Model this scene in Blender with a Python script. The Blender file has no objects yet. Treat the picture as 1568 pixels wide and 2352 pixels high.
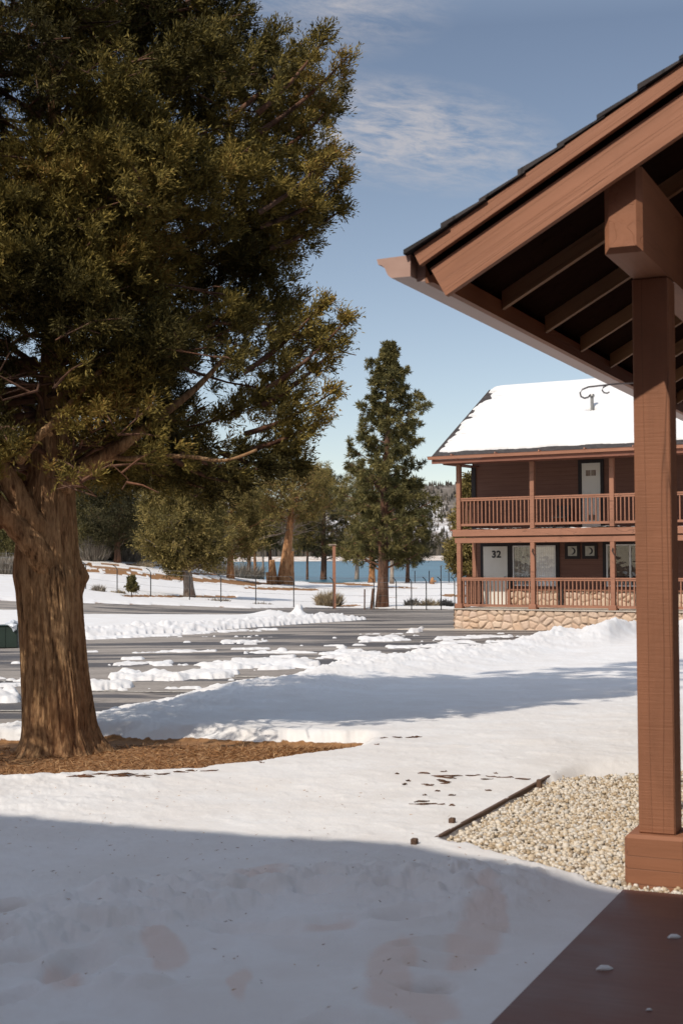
import bpy, math, random
import numpy as np
from mathutils import Vector, Matrix

# ------------------------------------------------------------------ camera
F = 3267.0; CX, CY = 784.0, 1176.0; HC = 1.64        # focal length and centre in 1568x2352 pixels
TH = math.atan(105/3267.0); RO = math.radians(0.35)
scene = bpy.context.scene
fwd = np.array([0, math.cos(TH), math.sin(TH)]); up0 = np.array([0, -math.sin(TH), math.cos(TH)])
rgt = np.array([1.0, 0, 0])*math.cos(RO) - up0*math.sin(RO); upv = np.cross(rgt, fwd)
CAM = np.array([0, 0, HC])
cd = bpy.data.cameras.new('camera'); cam = bpy.data.objects.new('camera', cd)
scene.collection.objects.link(cam); scene.camera = cam
cam.matrix_world = Matrix(((rgt[0], upv[0], -fwd[0], 0), (rgt[1], upv[1], -fwd[1], 0), (rgt[2], upv[2], -fwd[2], HC), (0, 0, 0, 1)))
cd.sensor_fit = 'HORIZONTAL'; cd.sensor_width = 24.0; cd.lens = 24.0*F/1568.0
cd.clip_start = 0.1; cd.clip_end = 20000
cd.dof.use_dof = True; cd.dof.focus_distance = 22.0; cd.dof.aperture_fstop = 5.6

# ------------------------------------------------------------------ light
SUN_AZ, SUN_EL = math.radians(39.0), math.radians(44.0)     # light travels towards azimuth 39 deg right of +Y
w = bpy.data.worlds.new("World"); scene.world = w; w.use_nodes = True
nt = w.node_tree; nt.nodes.clear()
def NN(tree, typ, **kw):
    n = tree.nodes.new(typ)
    for k, v in kw.items(): setattr(n, k, v)
    return n
sky = NN(nt, 'ShaderNodeTexSky'); sky.sky_type = 'NISHITA'; sky.sun_disc = False
sky.sun_elevation = SUN_EL; sky.sun_rotation = SUN_AZ + math.pi
sky.air_density = 1.0; sky.dust_density = 1.2; sky.ozone_density = 1.4; sky.altitude = 2000
hs = NN(nt, 'ShaderNodeHueSaturation'); hs.inputs['Saturation'].default_value = 0.78; hs.inputs['Value'].default_value = 1.0
tc = NN(nt, 'ShaderNodeTexCoord')
sep = NN(nt, 'ShaderNodeSeparateXYZ'); nt.links.new(tc.outputs['Generated'], sep.inputs[0])
def wm(op, a, b=None, c=None):
    n = NN(nt, 'ShaderNodeMath', operation=op)
    for i, v in enumerate((a, b, c)):
        if v is None: continue
        if isinstance(v, (int, float)): n.inputs[i].default_value = v
        else: nt.links.new(v, n.inputs[i])
    return n.outputs[0]
azm = wm('ARCTAN2', sep.outputs[0], sep.outputs[1]); elv = wm('ARCSINE', sep.outputs[2])
cmb = NN(nt, 'ShaderNodeCombineXYZ')
# gently tilted streak coordinates of the thin cirrus
nt.links.new(wm('MULTIPLY', wm('ADD', azm, wm('MULTIPLY', elv, 0.3)), 30.0), cmb.inputs[0])
nt.links.new(wm('MULTIPLY', wm('ADD', elv, wm('MULTIPLY', azm, 0.12)), 110.0), cmb.inputs[1])
nz = NN(nt, 'ShaderNodeTexNoise'); nz.inputs['Scale'].default_value = 1.0; nz.inputs['Detail'].default_value = 8.0
nz.inputs['Roughness'].default_value = 0.68; nz.inputs['Distortion'].default_value = 0.35
nt.links.new(cmb.outputs[0], nz.inputs['Vector'])
def blob(ca, ce, ra, re, tilt=0.0):
    dx = wm('SUBTRACT', azm, ca); dy = wm('SUBTRACT', wm('ADD', elv, wm('MULTIPLY', dx, tilt)), ce)
    r = wm('SQRT', wm('ADD', wm('POWER', wm('DIVIDE', dx, ra), 2.0), wm('POWER', wm('DIVIDE', dy, re), 2.0)))
    return wm('MAXIMUM', wm('SUBTRACT', 1.0, r), 0.0)
m = wm('ADD', wm('MULTIPLY', blob(0.045, 0.292, 0.125, 0.042, 0.13), 1.5), wm('MULTIPLY', blob(0.0, 0.375, 0.10, 0.045, -0.1), 0.7))
cl = wm('MULTIPLY', m, wm('MULTIPLY', wm('MAXIMUM', wm('SUBTRACT', nz.outputs[0], 0.38), 0.0), 3.0))
cl = wm('MINIMUM', wm('MULTIPLY', cl, 0.9), 0.6)
mx = NN(nt, 'ShaderNodeMixRGB'); mx.inputs[2].default_value = (2.9, 2.7, 2.66, 1)
bg = NN(nt, 'ShaderNodeBackground'); bg.inputs[1].default_value = 0.15
wo = NN(nt, 'ShaderNodeOutputWorld')
nt.links.new(tc.outputs['Generated'], sky.inputs[0]) if sky.inputs else None
ev = NN(nt, 'ShaderNodeValToRGB'); nt.links.new(elv, ev.inputs[0]); el_ = ev.color_ramp.elements
for i_, (p_, c_v) in enumerate([(0.0, (0.66, 0.58, 0.49)), (0.12, (0.60, 0.555, 0.50)), (0.36, (0.46, 0.47, 0.465)), (0.56, (2.1, 1.66, 1.26)), (1.3, (2.1, 1.66, 1.26))]):
    if i_ > 1: el_.new(0.5)
    el_[i_].position = p_; el_[i_].color = (*c_v, 1)
mu = NN(nt, 'ShaderNodeMixRGB', blend_type='MULTIPLY'); mu.inputs[0].default_value = 1.0
nt.links.new(sky.outputs[0], mu.inputs[1]); nt.links.new(ev.outputs[0], mu.inputs[2])
nt.links.new(mu.outputs[0], hs.inputs['Color']); nt.links.new(hs.outputs[0], mx.inputs[1]); nt.links.new(cl, mx.inputs[0])
nt.links.new(mx.outputs[0], bg.inputs[0]); nt.links.new(bg.outputs[0], wo.inputs[0])
sl = bpy.data.lights.new('sun', 'SUN'); so = bpy.data.objects.new('sun', sl); scene.collection.objects.link(so)
sl.energy = 2.8; sl.angle = math.radians(0.53); sl.color = (1.0, 0.925, 0.82)
SD = Vector((math.sin(SUN_AZ)*math.cos(SUN_EL), math.cos(SUN_AZ)*math.cos(SUN_EL), -math.sin(SUN_EL)))
so.rotation_euler = SD.to_track_quat('-Z', 'Y').to_euler(); so.location = (-20, -30, 40)
scene.view_settings.view_transform = 'Standard'; scene.view_settings.look = 'None'
scene.view_settings.exposure = 0.50; scene.view_settings.gamma = 1
scene.cycles.max_bounces = 6; scene.cycles.diffuse_bounces = 2; scene.cycles.glossy_bounces = 3; scene.cycles.transparent_max_bounces = 8

# ------------------------------------------------------------------ helpers
col = scene.collection
def tag(o, label=None, cat=None, group=None, kind=None):
    if label: o['label'] = label
    if cat: o['category'] = cat
    if group: o['group'] = group
    if kind: o['kind'] = kind
    return o
def empty(name, loc=(0, 0, 0), rz=0.0, label=None, cat=None, group=None, parent=None):
    o = bpy.data.objects.new(name, None); col.objects.link(o); o.location = loc; o.rotation_euler = (0, 0, rz)
    o.empty_display_size = 0.2
    if parent: o.parent = parent
    return tag(o, label, cat, group)
def link_mesh(name, me, mat, parent=None, smooth=False):
    o = bpy.data.objects.new(name, me); col.objects.link(o)
    if mat: me.materials.append(mat)
    if parent: o.parent = parent
    if smooth: me.polygons.foreach_set('use_smooth', [True]*len(me.polygons))
    me.update()
    return o
class MB:
    def __init__(s): s.v = []; s.f = []
    def add(s, vs, fs):
        o = len(s.v); s.v += [tuple(v) for v in vs]; s.f += [tuple(i+o for i in f) for f in fs]; return s
    def box(s, x0, x1, y0, y1, z0, z1, bev=0.0):
        if bev <= 0:
            vs = [(x, y, z) for z in (z0, z1) for y in (y0, y1) for x in (x0, x1)]
            return s.add(vs, [(0, 2, 3, 1), (4, 5, 7, 6), (0, 1, 5, 4), (2, 6, 7, 3), (0, 4, 6, 2), (1, 3, 7, 5)])
        b = bev; vs = []; idx = {}
        c = ((x0, x1), (y0, y1), (z0, z1))
        for i in (0, 1):
            for j in (0, 1):
                for k in (0, 1):
                    p = (c[0][i], c[1][j], c[2][k]); sg = (1-2*i, 1-2*j, 1-2*k)
                    for a in range(3):
                        q = [p[t] + (0 if t == a else sg[t]*b) for t in range(3)]
                        idx[(i, j, k, a)] = len(vs); vs.append(q)
        fs = []
        for a in range(3):
            o1, o2 = [(1, 2), (0, 2), (0, 1)][a]
            for e in (0, 1):
                ring = []
                for (u1, u2) in ((0, 0), (1, 0), (1, 1), (0, 1)):
                    t = [0, 0, 0]; t[a] = e; t[o1] = u1; t[o2] = u2; ring.append(idx[(t[0], t[1], t[2], a)])
                fs.append(ring)
        for a in range(3):            # edges along axis a
            o1, o2 = [(1, 2), (0, 2), (0, 1)][a]
            for u1 in (0, 1):
                for u2 in (0, 1):
                    t0 = [0, 0, 0]; t0[o1] = u1; t0[o2] = u2; t1 = list(t0); t1[a] = 1
                    fs.append([idx[(*t0, o1)], idx[(*t1, o1)], idx[(*t1, o2)], idx[(*t0, o2)]])
        for i in (0, 1):
            for j in (0, 1):
                for k in (0, 1): fs.append([idx[(i, j, k, 0)], idx[(i, j, k, 1)], idx[(i, j, k, 2)]])
        return s.add(vs, fs)
    def prism(s, poly, y0, y1, axis='y'):
        """poly: list of (a,b); extruded along y (poly in x,z) or along x (poly in y,z) or z (poly in x,y)"""
        n = len(poly)
        mk = {'y': lambda a, b, t: (a, t, b), 'x': lambda a, b, t: (t, a, b), 'z': lambda a, b, t: (a, b, t)}[axis]
        vs = [mk(a, b, y0) for a, b in poly] + [mk(a, b, y1) for a, b in poly]
        fs = [tuple(range(n))[::-1], tuple(range(n, 2*n))] + [(i, (i+1) % n, n+(i+1) % n, n+i) for i in range(n)]
        return s.add(vs, fs)
    def tube(s, pts, rad, n=8, cap=True):
        pts = [Vector(p) for p in pts]; rs = rad if hasattr(rad, '__len__') else [rad]*len(pts)
        vs = []; fs = []
        for i, p in enumerate(pts):
            d = (pts[min(i+1, len(pts)-1)] - pts[max(i-1, 0)])
            if d.length < 1e-9: d = Vector((0, 0, 1))
            d.normalize(); a = Vector((0, 0, 1)) if abs(d.z) < 0.9 else Vector((1, 0, 0))
            e1 = d.cross(a).normalized(); e2 = d.cross(e1)
            for k in range(n):
                t = 2*math.pi*k/n; vs.append(p + e1*math.cos(t)*rs[i] + e2*math.sin(t)*rs[i])
        for i in range(len(pts)-1):
            for k in range(n):
                fs.append((i*n+k, i*n+(k+1) % n, (i+1)*n+(k+1) % n, (i+1)*n+k))
        if cap: fs += [tuple(range(n))[::-1], tuple(range((len(pts)-1)*n, len(pts)*n))]
        return s.add(vs, fs)
    def build(s, name, mat, parent=None, smooth=False):
        me = bpy.data.meshes.new(name); me.from_pydata(s.v, [], s.f)
        import bmesh
        bm = bmesh.new(); bm.from_mesh(me); bmesh.ops.recalc_face_normals(bm, faces=bm.faces); bm.to_mesh(me); bm.free()
        return link_mesh(name, me, mat, parent, smooth)

def np_mesh(name, V, Fc, nper, attrs=None):
    """numpy mesh: V (n,3), Fc (m,nper)"""
    me = bpy.data.meshes.new(name); n, m = len(V), len(Fc)
    me.vertices.add(n); me.vertices.foreach_set('co', np.asarray(V, np.float32).ravel())
    me.loops.add(m*nper); me.loops.foreach_set('vertex_index', np.asarray(Fc, np.int32).ravel())
    me.polygons.add(m); me.polygons.foreach_set('loop_start', np.arange(0, m*nper, nper, dtype=np.int32))
    me.polygons.foreach_set('loop_total', np.full(m, nper, np.int32))
    me.update(calc_edges=True)
    for k, a in (attrs or {}).items():
        at = me.attributes.new(k, 'FLOAT', 'POINT'); at.data.foreach_set('value', np.asarray(a, np.float32))
    return me
def hash2(ix, iy, seed):
    h = (ix.astype(np.int64)*374761393 + iy.astype(np.int64)*668265263 + seed*982451653) & 0xffffffff
    h = ((h ^ (h >> 13))*1274126177) & 0xffffffff
    return ((h ^ (h >> 16)) & 0xffffff)/float(0xffffff)
def vnoise(x, y, seed=0):
    ix = np.floor(x); iy = np.floor(y); fx = x-ix; fy = y-iy
    fx = fx*fx*(3-2*fx); fy = fy*fy*(3-2*fy)
    a = hash2(ix, iy, seed); b = hash2(ix+1, iy, seed); c = hash2(ix, iy+1, seed); d = hash2(ix+1, iy+1, seed)
    return (a*(1-fx)+b*fx)*(1-fy) + (c*(1-fx)+d*fx)*fy
def fbm(x, y, seed=0, oc=4, gain=0.5):
    s = np.zeros_like(x); a = 1.0; t = 0
    for i in range(oc):
        s += a*(vnoise(x*2**i, y*2**i, seed+i*17)-0.5); t += a; a *= gain
    return s/t*2          # about -1..1
def sstep(a, b, x):
    t = np.clip((x-a)/(b-a), 0, 1); return t*t*(3-2*t)

# ------------------------------------------------------------------ materials
MATS = {}
class G_:
    def __init__(s, name):
        s.m = bpy.data.materials.new(name); s.m.use_nodes = True; s.t = s.m.node_tree; s.b = s.t.nodes['Principled BSDF']
        s.b.inputs['Roughness'].default_value = 0.7; s.tc = s.t.nodes.new('ShaderNodeTexCoord')
        MATS[name] = s.m
    def n(s, typ, **kw): return NN(s.t, typ, **kw)
    def l(s, a, b): s.t.links.new(a, b)
    def coord(s, scale=(1, 1, 1), rot=(0, 0, 0), kind='Object'):
        mp = s.n('ShaderNodeMapping'); mp.inputs['Scale'].default_value = scale; mp.inputs['Rotation'].default_value = rot
        s.l(s.tc.outputs[kind], mp.inputs[0]); return mp.outputs[0]
    def noise(s, vec, scale=1, detail=4, rough=0.55, dist=0.0):
        z = s.n('ShaderNodeTexNoise'); s.l(vec, z.inputs['Vector']); z.inputs['Scale'].default_value = scale
        z.inputs['Detail'].default_value = detail; z.inputs['Roughness'].default_value = rough; z.inputs['Distortion'].default_value = dist
        return z.outputs[0]
    def ramp(s, fac, stops):
        r = s.n('ShaderNodeValToRGB'); s.l(fac, r.inputs[0]); e = r.color_ramp.elements
        while len(e) < len(stops): e.new(0.5)
        for i, (p, c) in enumerate(stops):
            e[i].position = p; e[i].color = (*c, 1) if hasattr(c, '__len__') else (c, c, c, 1)
        return r.outputs[0]
    def mix(s, fac, a, b, mode='MIX'):
        x = s.n('ShaderNodeMixRGB', blend_type=mode)
        for i, v in enumerate((fac, a, b)):
            if isinstance(v, (int, float)): x.inputs[i].default_value = v
            elif isinstance(v, tuple): x.inputs[i].default_value = (*v, 1)
            else: s.l(v, x.inputs[i])
        return x.outputs[0]
    def math(s, op, a, b=0.0):
        x = s.n('ShaderNodeMath', operation=op)
        for i, v in enumerate((a, b)):
            if isinstance(v, (int, float)): x.inputs[i].default_value = v
            else: s.l(v, x.inputs[i])
        return x.outputs[0]
    def attr(s, name):
        a = s.n('ShaderNodeAttribute'); a.attribute_name = name; return a.outputs['Fac']
    def bump(s, h, strength=0.5, dist=0.02):
        b = s.n('ShaderNodeBump'); b.inputs['Strength'].default_value = strength; b.inputs['Distance'].default_value = dist
        s.l(h, b.inputs['Height']); s.l(b.outputs[0], s.b.inputs['Normal'])
    def color(s, c):
        if isinstance(c, tuple): s.b.inputs['Base Color'].default_value = (*c, 1)
        else: s.l(c, s.b.inputs['Base Color'])
    def rough(s, r, spec=None):
        if isinstance(r, (int, float)): s.b.inputs['Roughness'].default_value = r
        else: s.l(r, s.b.inputs['Roughness'])
        if spec is not None: s.b.inputs['Specular IOR Level'].default_value = spec
        return s.m

def paint_wood(name, c, scale, bump=0.5, rough=0.65, var=0.25, spec=0.3, sawn=None, slant=False, crack=0.65):
    g = G_(name); v = g.coord(scale)
    if slant:
        m1 = g.n('ShaderNodeMapping'); m1.inputs['Rotation'].default_value = (0, 0.52, 0); g.l(g.tc.outputs['Object'], m1.inputs[0])
        m2 = g.n('ShaderNodeMapping'); m2.inputs['Scale'].default_value = scale; g.l(m1.outputs[0], m2.inputs[0]); v = m2.outputs[0]
        m3 = g.n('ShaderNodeMapping'); m3.inputs['Scale'].default_value = tuple(x*0.75 if x > 5 else x*0.16 for x in scale); g.l(m1.outputs[0], m3.inputs[0])
    a = g.noise(v, 1.0, 6, 0.6, 0.0); b = g.noise(g.coord((1.3, 1.3, 1.3)), 1.0, 3)
    lo = tuple(x*(1-var) for x in c); hi = tuple(min(1, x*(1+var*0.7)) for x in c)
    base = g.ramp(a, [(0.25, lo), (0.5, c), (0.75, hi)])
    base = g.mix(0.5, base, g.ramp(b, [(0.3, tuple(x*0.82 for x in c)), (0.7, tuple(x*1.12 for x in c))]))
    # long dark checks in the grain
    cr = g.noise(m3.outputs[0] if slant else g.coord(tuple(x*0.3 if x > 5 else x*0.22 for x in scale)), 1.0, 2, 0.5, 0.15)
    crk = g.ramp(cr, [(0.492, 0.0), (0.5, 1.0), (0.508, 0.0)])
    base = g.mix(g.math('MULTIPLY', crk, crack), base, tuple(x*0.3 for x in c))
    st_ = g.noise(g.coord((0.9, 0.9, 0.5)), 1.0, 6, 0.7, 0.8); base = g.mix(g.ramp(st_, [(0.5, 0.0), (0.72, 0.5)]), base, tuple(x*0.55 for x in c))
    g.color(base); h = g.math('SUBTRACT', a, g.math('MULTIPLY', crk, 0.5))
    if sawn:
        h = g.math('ADD', h, g.math('MULTIPLY', g.noise(g.coord(sawn), 1.0, 3, 0.6), 0.9))
    g.bump(h, bump, 0.006)
    return g.rough(rough, spec)
BR = (0.265, 0.112, 0.058)
paint_wood('brown_vert', BR, (22, 22, 1.3), sawn=(4, 4, 90))          # posts: grain along Z, saw marks across
paint_wood('brown_x', BR, (1.3, 22, 22))
paint_wood('brown_y', BR, (22, 1.3, 22), crack=0.12)
paint_wood('brown_rake', (0.315, 0.14, 0.078), (1.6, 26, 26), bump=0.7, slant=True)
paint_wood('rafter_brown', (0.30, 0.155, 0.075), (1.6, 26, 26), slant=True)
paint_wood('brown_end', (0.36, 0.16, 0.09), (30, 30, 30), bump=0.8)
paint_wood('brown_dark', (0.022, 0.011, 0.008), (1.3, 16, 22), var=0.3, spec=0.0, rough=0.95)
paint_wood('edging_wood', (0.13, 0.08, 0.055), (16, 1.3, 16), var=0.4, spec=0.1)
paint_wood('brown_trim_dark', (0.028, 0.021, 0.02), (6, 6, 2), var=0.2)
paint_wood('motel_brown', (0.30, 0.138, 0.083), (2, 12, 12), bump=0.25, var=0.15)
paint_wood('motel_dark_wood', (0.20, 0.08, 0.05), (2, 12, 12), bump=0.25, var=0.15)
g = G_('siding'); z = g.coord((0.4, 0.4, 1))
n1 = g.noise(g.coord((1.2, 8, 18)), 1.0, 4)
wv = g.n('ShaderNodeTexWave', wave_type='BANDS', bands_direction='Z', wave_profile='SAW'); wv.inputs['Scale'].default_value = 2.2
g.l(g.tc.outputs['Object'], wv.inputs[0])
c_ = g.ramp(n1, [(0.3, (0.150, 0.072, 0.050)), (0.7, (0.185, 0.092, 0.064))])
g.color(g.mix(g.ramp(wv.outputs[1], [(0.0, 0.7), (0.08, 0.0)]), c_, (0.1, 0.04, 0.028))); g.bump(wv.outputs[1], 0.5, 0.01); g.rough(0.7, 0.25)
g = G_('deck_paint'); v = g.coord((2.5, 26, 26))
a = g.noise(v, 1, 6, 0.65, 0.4); b = g.noise(g.coord((1.1, 1.1, 1.1)), 1.6, 5, 0.6)
g.color(g.mix(0.55, g.ramp(a, [(0.3, (0.125, 0.055, 0.04)), (0.7, (0.18, 0.082, 0.06))]), g.ramp(b, [(0.3, (0.10, 0.048, 0.038)), (0.7, (0.20, 0.09, 0.064))])))
g.bump(a, 0.4, 0.004); g.rough(g.ramp(b, [(0.3, 0.38), (0.7, 0.6)]), 0.4)
g = G_('shingle'); v = g.noise(g.coord((6, 6, 6)), 1, 5); br = g.n('ShaderNodeTexBrick'); g.l(g.coord((1, 1, 1)), br.inputs[0])
br.inputs['Scale'].default_value = 3.0; br.inputs['Color1'].default_value = (0.045, 0.038, 0.038, 1); br.inputs['Color2'].default_value = (0.07, 0.06, 0.058, 1); br.inputs['Mortar'].default_value = (0.02, 0.018, 0.018, 1)
g.color(g.mix(0.4, br.outputs[0], g.ramp(v, [(0.3, (0.025, 0.022, 0.022)), (0.7, (0.085, 0.075, 0.07))]))); g.bump(v, 0.6, 0.01); g.rough(0.9, 0.2)
g = G_('gutter_metal'); g.color(g.mix(0.5, g.noise(g.coord((3, 3, 3)), 2, 5), (0.36, 0.24, 0.2), 'MULTIPLY')); 
n_ = g.noise(g.coord((9, 1, 9)), 1, 4); g.color(g.ramp(n_, [(0.3, (0.36, 0.225, 0.175)), (0.7, (0.42, 0.27, 0.215))])); g.rough(0.42, 0.5)
g = G_('motel_gutter'); n_ = g.noise(g.coord((2, 9, 9)), 1, 4); g.color(g.ramp(n_, [(0.3, (0.36, 0.165, 0.10)), (0.7, (0.43, 0.205, 0.13))])); g.rough(0.45, 0.4)
g = G_('white_door'); n_ = g.noise(g.coord((2, 2, 2)), 1, 4); g.color(g.ramp(n_, [(0.3, (0.66, 0.62, 0.54)), (0.7, (0.72, 0.68, 0.6))])); g.rough(0.4, 0.4)
g = G_('curtain'); n_ = g.noise(g.coord((1.2, 1, 7)), 1, 4); g.color(g.ramp(n_, [(0.3, (0.70, 0.69, 0.65)), (0.7, (0.86, 0.85, 0.81))])); g.rough(0.9)
g = G_('curtain_grey'); n_ = g.noise(g.coord((9, 1, 1.2)), 1, 4); g.color(g.ramp(n_, [(0.3, (0.10, 0.11, 0.10)), (0.7, (0.42, 0.42, 0.38))])); g.rough(0.9)
g = G_('room_dark'); n_ = g.noise(g.coord((1.5, 1, 3)), 1, 4); g.color(g.ramp(n_, [(0.35, (0.008, 0.009, 0.012)), (0.8, (0.03, 0.034, 0.04))])); g.rough(0.8, 0.2)
g = G_('glass'); g.b.inputs['Base Color'].default_value = (1, 1, 1, 1); g.b.inputs['Roughness'].default_value = 0.02
tr = g.n('ShaderNodeBsdfTransparent'); gl = g.n('ShaderNodeBsdfGlossy'); gl.inputs['Roughness'].default_value = 0.015; lw = g.n('ShaderNodeLayerWeight'); lw.inputs[0].default_value = 0.35
nb = g.noise(g.coord((2, 2, 2)), 1, 2); bp = g.n('ShaderNodeBump'); bp.inputs['Strength'].default_value = 0.15; bp.inputs['Distance'].default_value = 0.02; g.l(nb, bp.inputs['Height']); g.l(bp.outputs[0], gl.inputs['Normal'])
ms = g.n('ShaderNodeMixShader'); g.l(g.math('ADD', g.math('MULTIPLY', lw.outputs[0], 0.25), 0.03), ms.inputs[0]); g.l(tr.outputs[0], ms.inputs[1]); g.l(gl.outputs[0], ms.inputs[2])
g.l(ms.outputs[0], g.t.nodes['Material Output'].inputs[0])
g = G_('alu'); n_ = g.noise(g.coord((3, 3, 3)), 1, 3); g.color(g.ramp(n_, [(0.3, (0.62, 0.6, 0.56)), (0.7, (0.7, 0.68, 0.64))])); g.rough(0.4)
g = G_('grey_metal'); n_ = g.noise(g.coord((5, 5, 5)), 2, 4); g.color(g.ramp(n_, [(0.3, (0.18, 0.17, 0.16)), (0.7, (0.3, 0.29, 0.27))])); g.b.inputs['Metallic'].default_value = 0.5; g.rough(0.45)
g = G_('hook_metal'); n_ = g.noise(g.coord((5, 5, 5)), 4, 4); g.color(g.ramp(n_, [(0.3, (0.5, 0.46, 0.42)), (0.7, (0.65, 0.6, 0.56))])); g.rough(0.5)
g = G_('black_iron'); n_ = g.noise(g.coord((5, 5, 5)), 2, 4); g.color(g.ramp(n_, [(0.3, (0.012, 0.011, 0.011)), (0.7, (0.03, 0.027, 0.025))])); g.rough(0.5)
g = G_('plaque_pale'); n_ = g.noise(g.coord((9, 9, 9)), 1, 5, 0.7); g.color(g.ramp(n_, [(0.3, (0.34, 0.33, 0.27)), (0.7, (0.55, 0.53, 0.45))])); g.rough(0.7)
g = G_('green_bin'); n_ = g.noise(g.coord((3, 3, 3)), 1, 4); g.color(g.ramp(n_, [(0.3, (0.012, 0.024, 0.016)), (0.7, (0.02, 0.036, 0.025))])); g.rough(0.5)
g = G_('plastic_white'); n_ = g.noise(g.coord((12, 12, 12)), 1, 4); g.color(g.ramp(n_, [(0.3, (0.3, 0.33, 0.37)), (0.7, (0.6, 0.62, 0.66))])); g.rough(0.4)
g = G_('concrete'); n_ = g.noise(g.coord((1.5, 1.5, 1.5)), 2, 6, 0.65); g.color(g.ramp(n_, [(0.3, (0.34, 0.29, 0.235)), (0.7, (0.52, 0.455, 0.38))])); g.bump(n_, 0.3, 0.01); g.rough(0.9)
g = G_('line_paint'); n_ = g.noise(g.coord((5, 5, 5)), 3, 6, 0.7); g.color(g.ramp(n_, [(0.42, (0.2, 0.18, 0.16)), (0.58, (0.62, 0.56, 0.46))])); g.rough(0.8)
# asphalt: dry grey with dark damp streaks drawn out along the road
g = G_('asphalt'); big = g.noise(g.coord((0.10, 0.42, 0.4), (0, 0, -0.35)), 1, 6, 0.62, 0.7); fine = g.noise(g.coord((1, 1, 1)), 14, 4, 0.7); mid = g.noise(g.coord((0.5, 1.2, 1), (0, 0, -0.3)), 1.2, 5, 0.6)
dry = g.mix(0.5, g.ramp(fine, [(0.3, (0.175, 0.152, 0.132)), (0.7, (0.38, 0.335, 0.292))]), g.ramp(mid, [(0.3, (0.17, 0.148, 0.128)), (0.7, (0.39, 0.342, 0.30))]))
wet = g.ramp(g.math('ADD', big, g.math('MULTIPLY', mid, 0.25)), [(0.595, 0.0), (0.65, 1.0)])
g.color(g.mix(g.math('MULTIPLY', wet, 0.85), dry, (0.048, 0.040, 0.038)))
g.bump(fine, 0.4, 0.01); g.rough(g.ramp(wet, [(0.0, 0.95), (1.0, 0.5)]), 0.15)
# ground: snow where the snow lies thick enough, needles and soil elsewhere, stones near the house
g = G_('ground'); cov = g.attr('cov'); grv = g.attr('grv')
n1 = g.noise(g.coord((1, 1, 1)), 9, 6, 0.7); n2 = g.noise(g.coord((1, 1, 1)), 1.3, 5, 0.6); n3 = g.noise(g.coord((1, 1, 1)), 60, 3, 0.7)
soil = g.mix(0.5, g.ramp(n1, [(0.3, (0.10, 0.045, 0.018)), (0.5, (0.27, 0.135, 0.055)), (0.72, (0.42, 0.24, 0.11))]), g.ramp(n3, [(0.3, (0.14, 0.07, 0.03)), (0.7, (0.36, 0.19, 0.085))]))
soil = g.mix(grv, soil, g.ramp(n3, [(0.3, (0.10, 0.07, 0.04)), (0.7, (0.30, 0.23, 0.14))]))
dirt_and_tan = g.ramp(g.math('ADD', n2, g.math('MULTIPLY', n1, 0.3)), [(0.45, (0.76, 0.742, 0.722)), (0.75, (0.70, 0.665, 0.63))])
f_ = g.ramp(g.math('ADD', cov, g.math('MULTIPLY', g.math('SUBTRACT', n1, 0.5), 0.5)), [(0.42, 0.0), (0.56, 1.0)])
dirt_and_tan = g.mix(g.math('MULTIPLY', g.attr('tan_tint'), 0.62), dirt_and_tan, (0.68, 0.53, 0.45))  # warm tan tint mixed over the snow colour
g.color(g.mix(f_, soil, dirt_and_tan))
hh = g.math('ADD', g.math('MULTIPLY', n1, 0.6), g.math('ADD', g.math('MULTIPLY', n3, 0.25), n2))
g.bump(hh, 0.35, 0.03); g.rough(g.ramp(f_, [(0.0, 0.95), (1.0, 0.6)]), 0.25)
g.b.inputs['Subsurface Weight'].default_value = 0.0
g = G_('roof_snow'); n1 = g.noise(g.coord((0.6, 0.6, 0.6)), 1.5, 6, 0.6); g.color(g.ramp(n1, [(0.3, (0.61, 0.598, 0.583)), (0.7, (0.66, 0.648, 0.632))])); g.bump(n1, 0.3, 0.08); g.rough(0.6, 0.2)
g = G_('pebble'); v_ = g.attr('tint'); n1 = g.noise(g.coord((1, 1, 1)), 50, 3)
g.color(g.mix(0.25, g.ramp(v_, [(0.0, (0.16, 0.105, 0.06)), (0.18, (0.42, 0.30, 0.17)), (0.45, (0.58, 0.49, 0.37)), (0.8, (0.68, 0.63, 0.56)), (1.0, (0.36, 0.35, 0.335))]), g.ramp(n1, [(0.3, (0.36, 0.28, 0.18)), (0.7, (0.68, 0.61, 0.5))]))); g.rough(0.6, 0.35)
g = G_('field_stone'); v_ = g.attr('tint'); e_ = g.attr('edge'); n1 = g.noise(g.coord((1, 1, 1)), 9, 5, 0.65)
st = g.ramp(v_, [(0.0, (0.48, 0.31, 0.215)), (0.3, (0.56, 0.41, 0.30)), (0.55, (0.50, 0.355, 0.275)), (0.8, (0.57, 0.43, 0.32)), (1.0, (0.46, 0.29, 0.18))])
st = g.mix(0.3, st, g.ramp(n1, [(0.3, (0.42, 0.31, 0.22)), (0.7, (0.68, 0.54, 0.40))]))
g.color(g.mix(e_, st, (0.27, 0.20, 0.145))); g.bump(n1, 0.5, 0.02); g.rough(0.85, 0.2)
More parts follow.
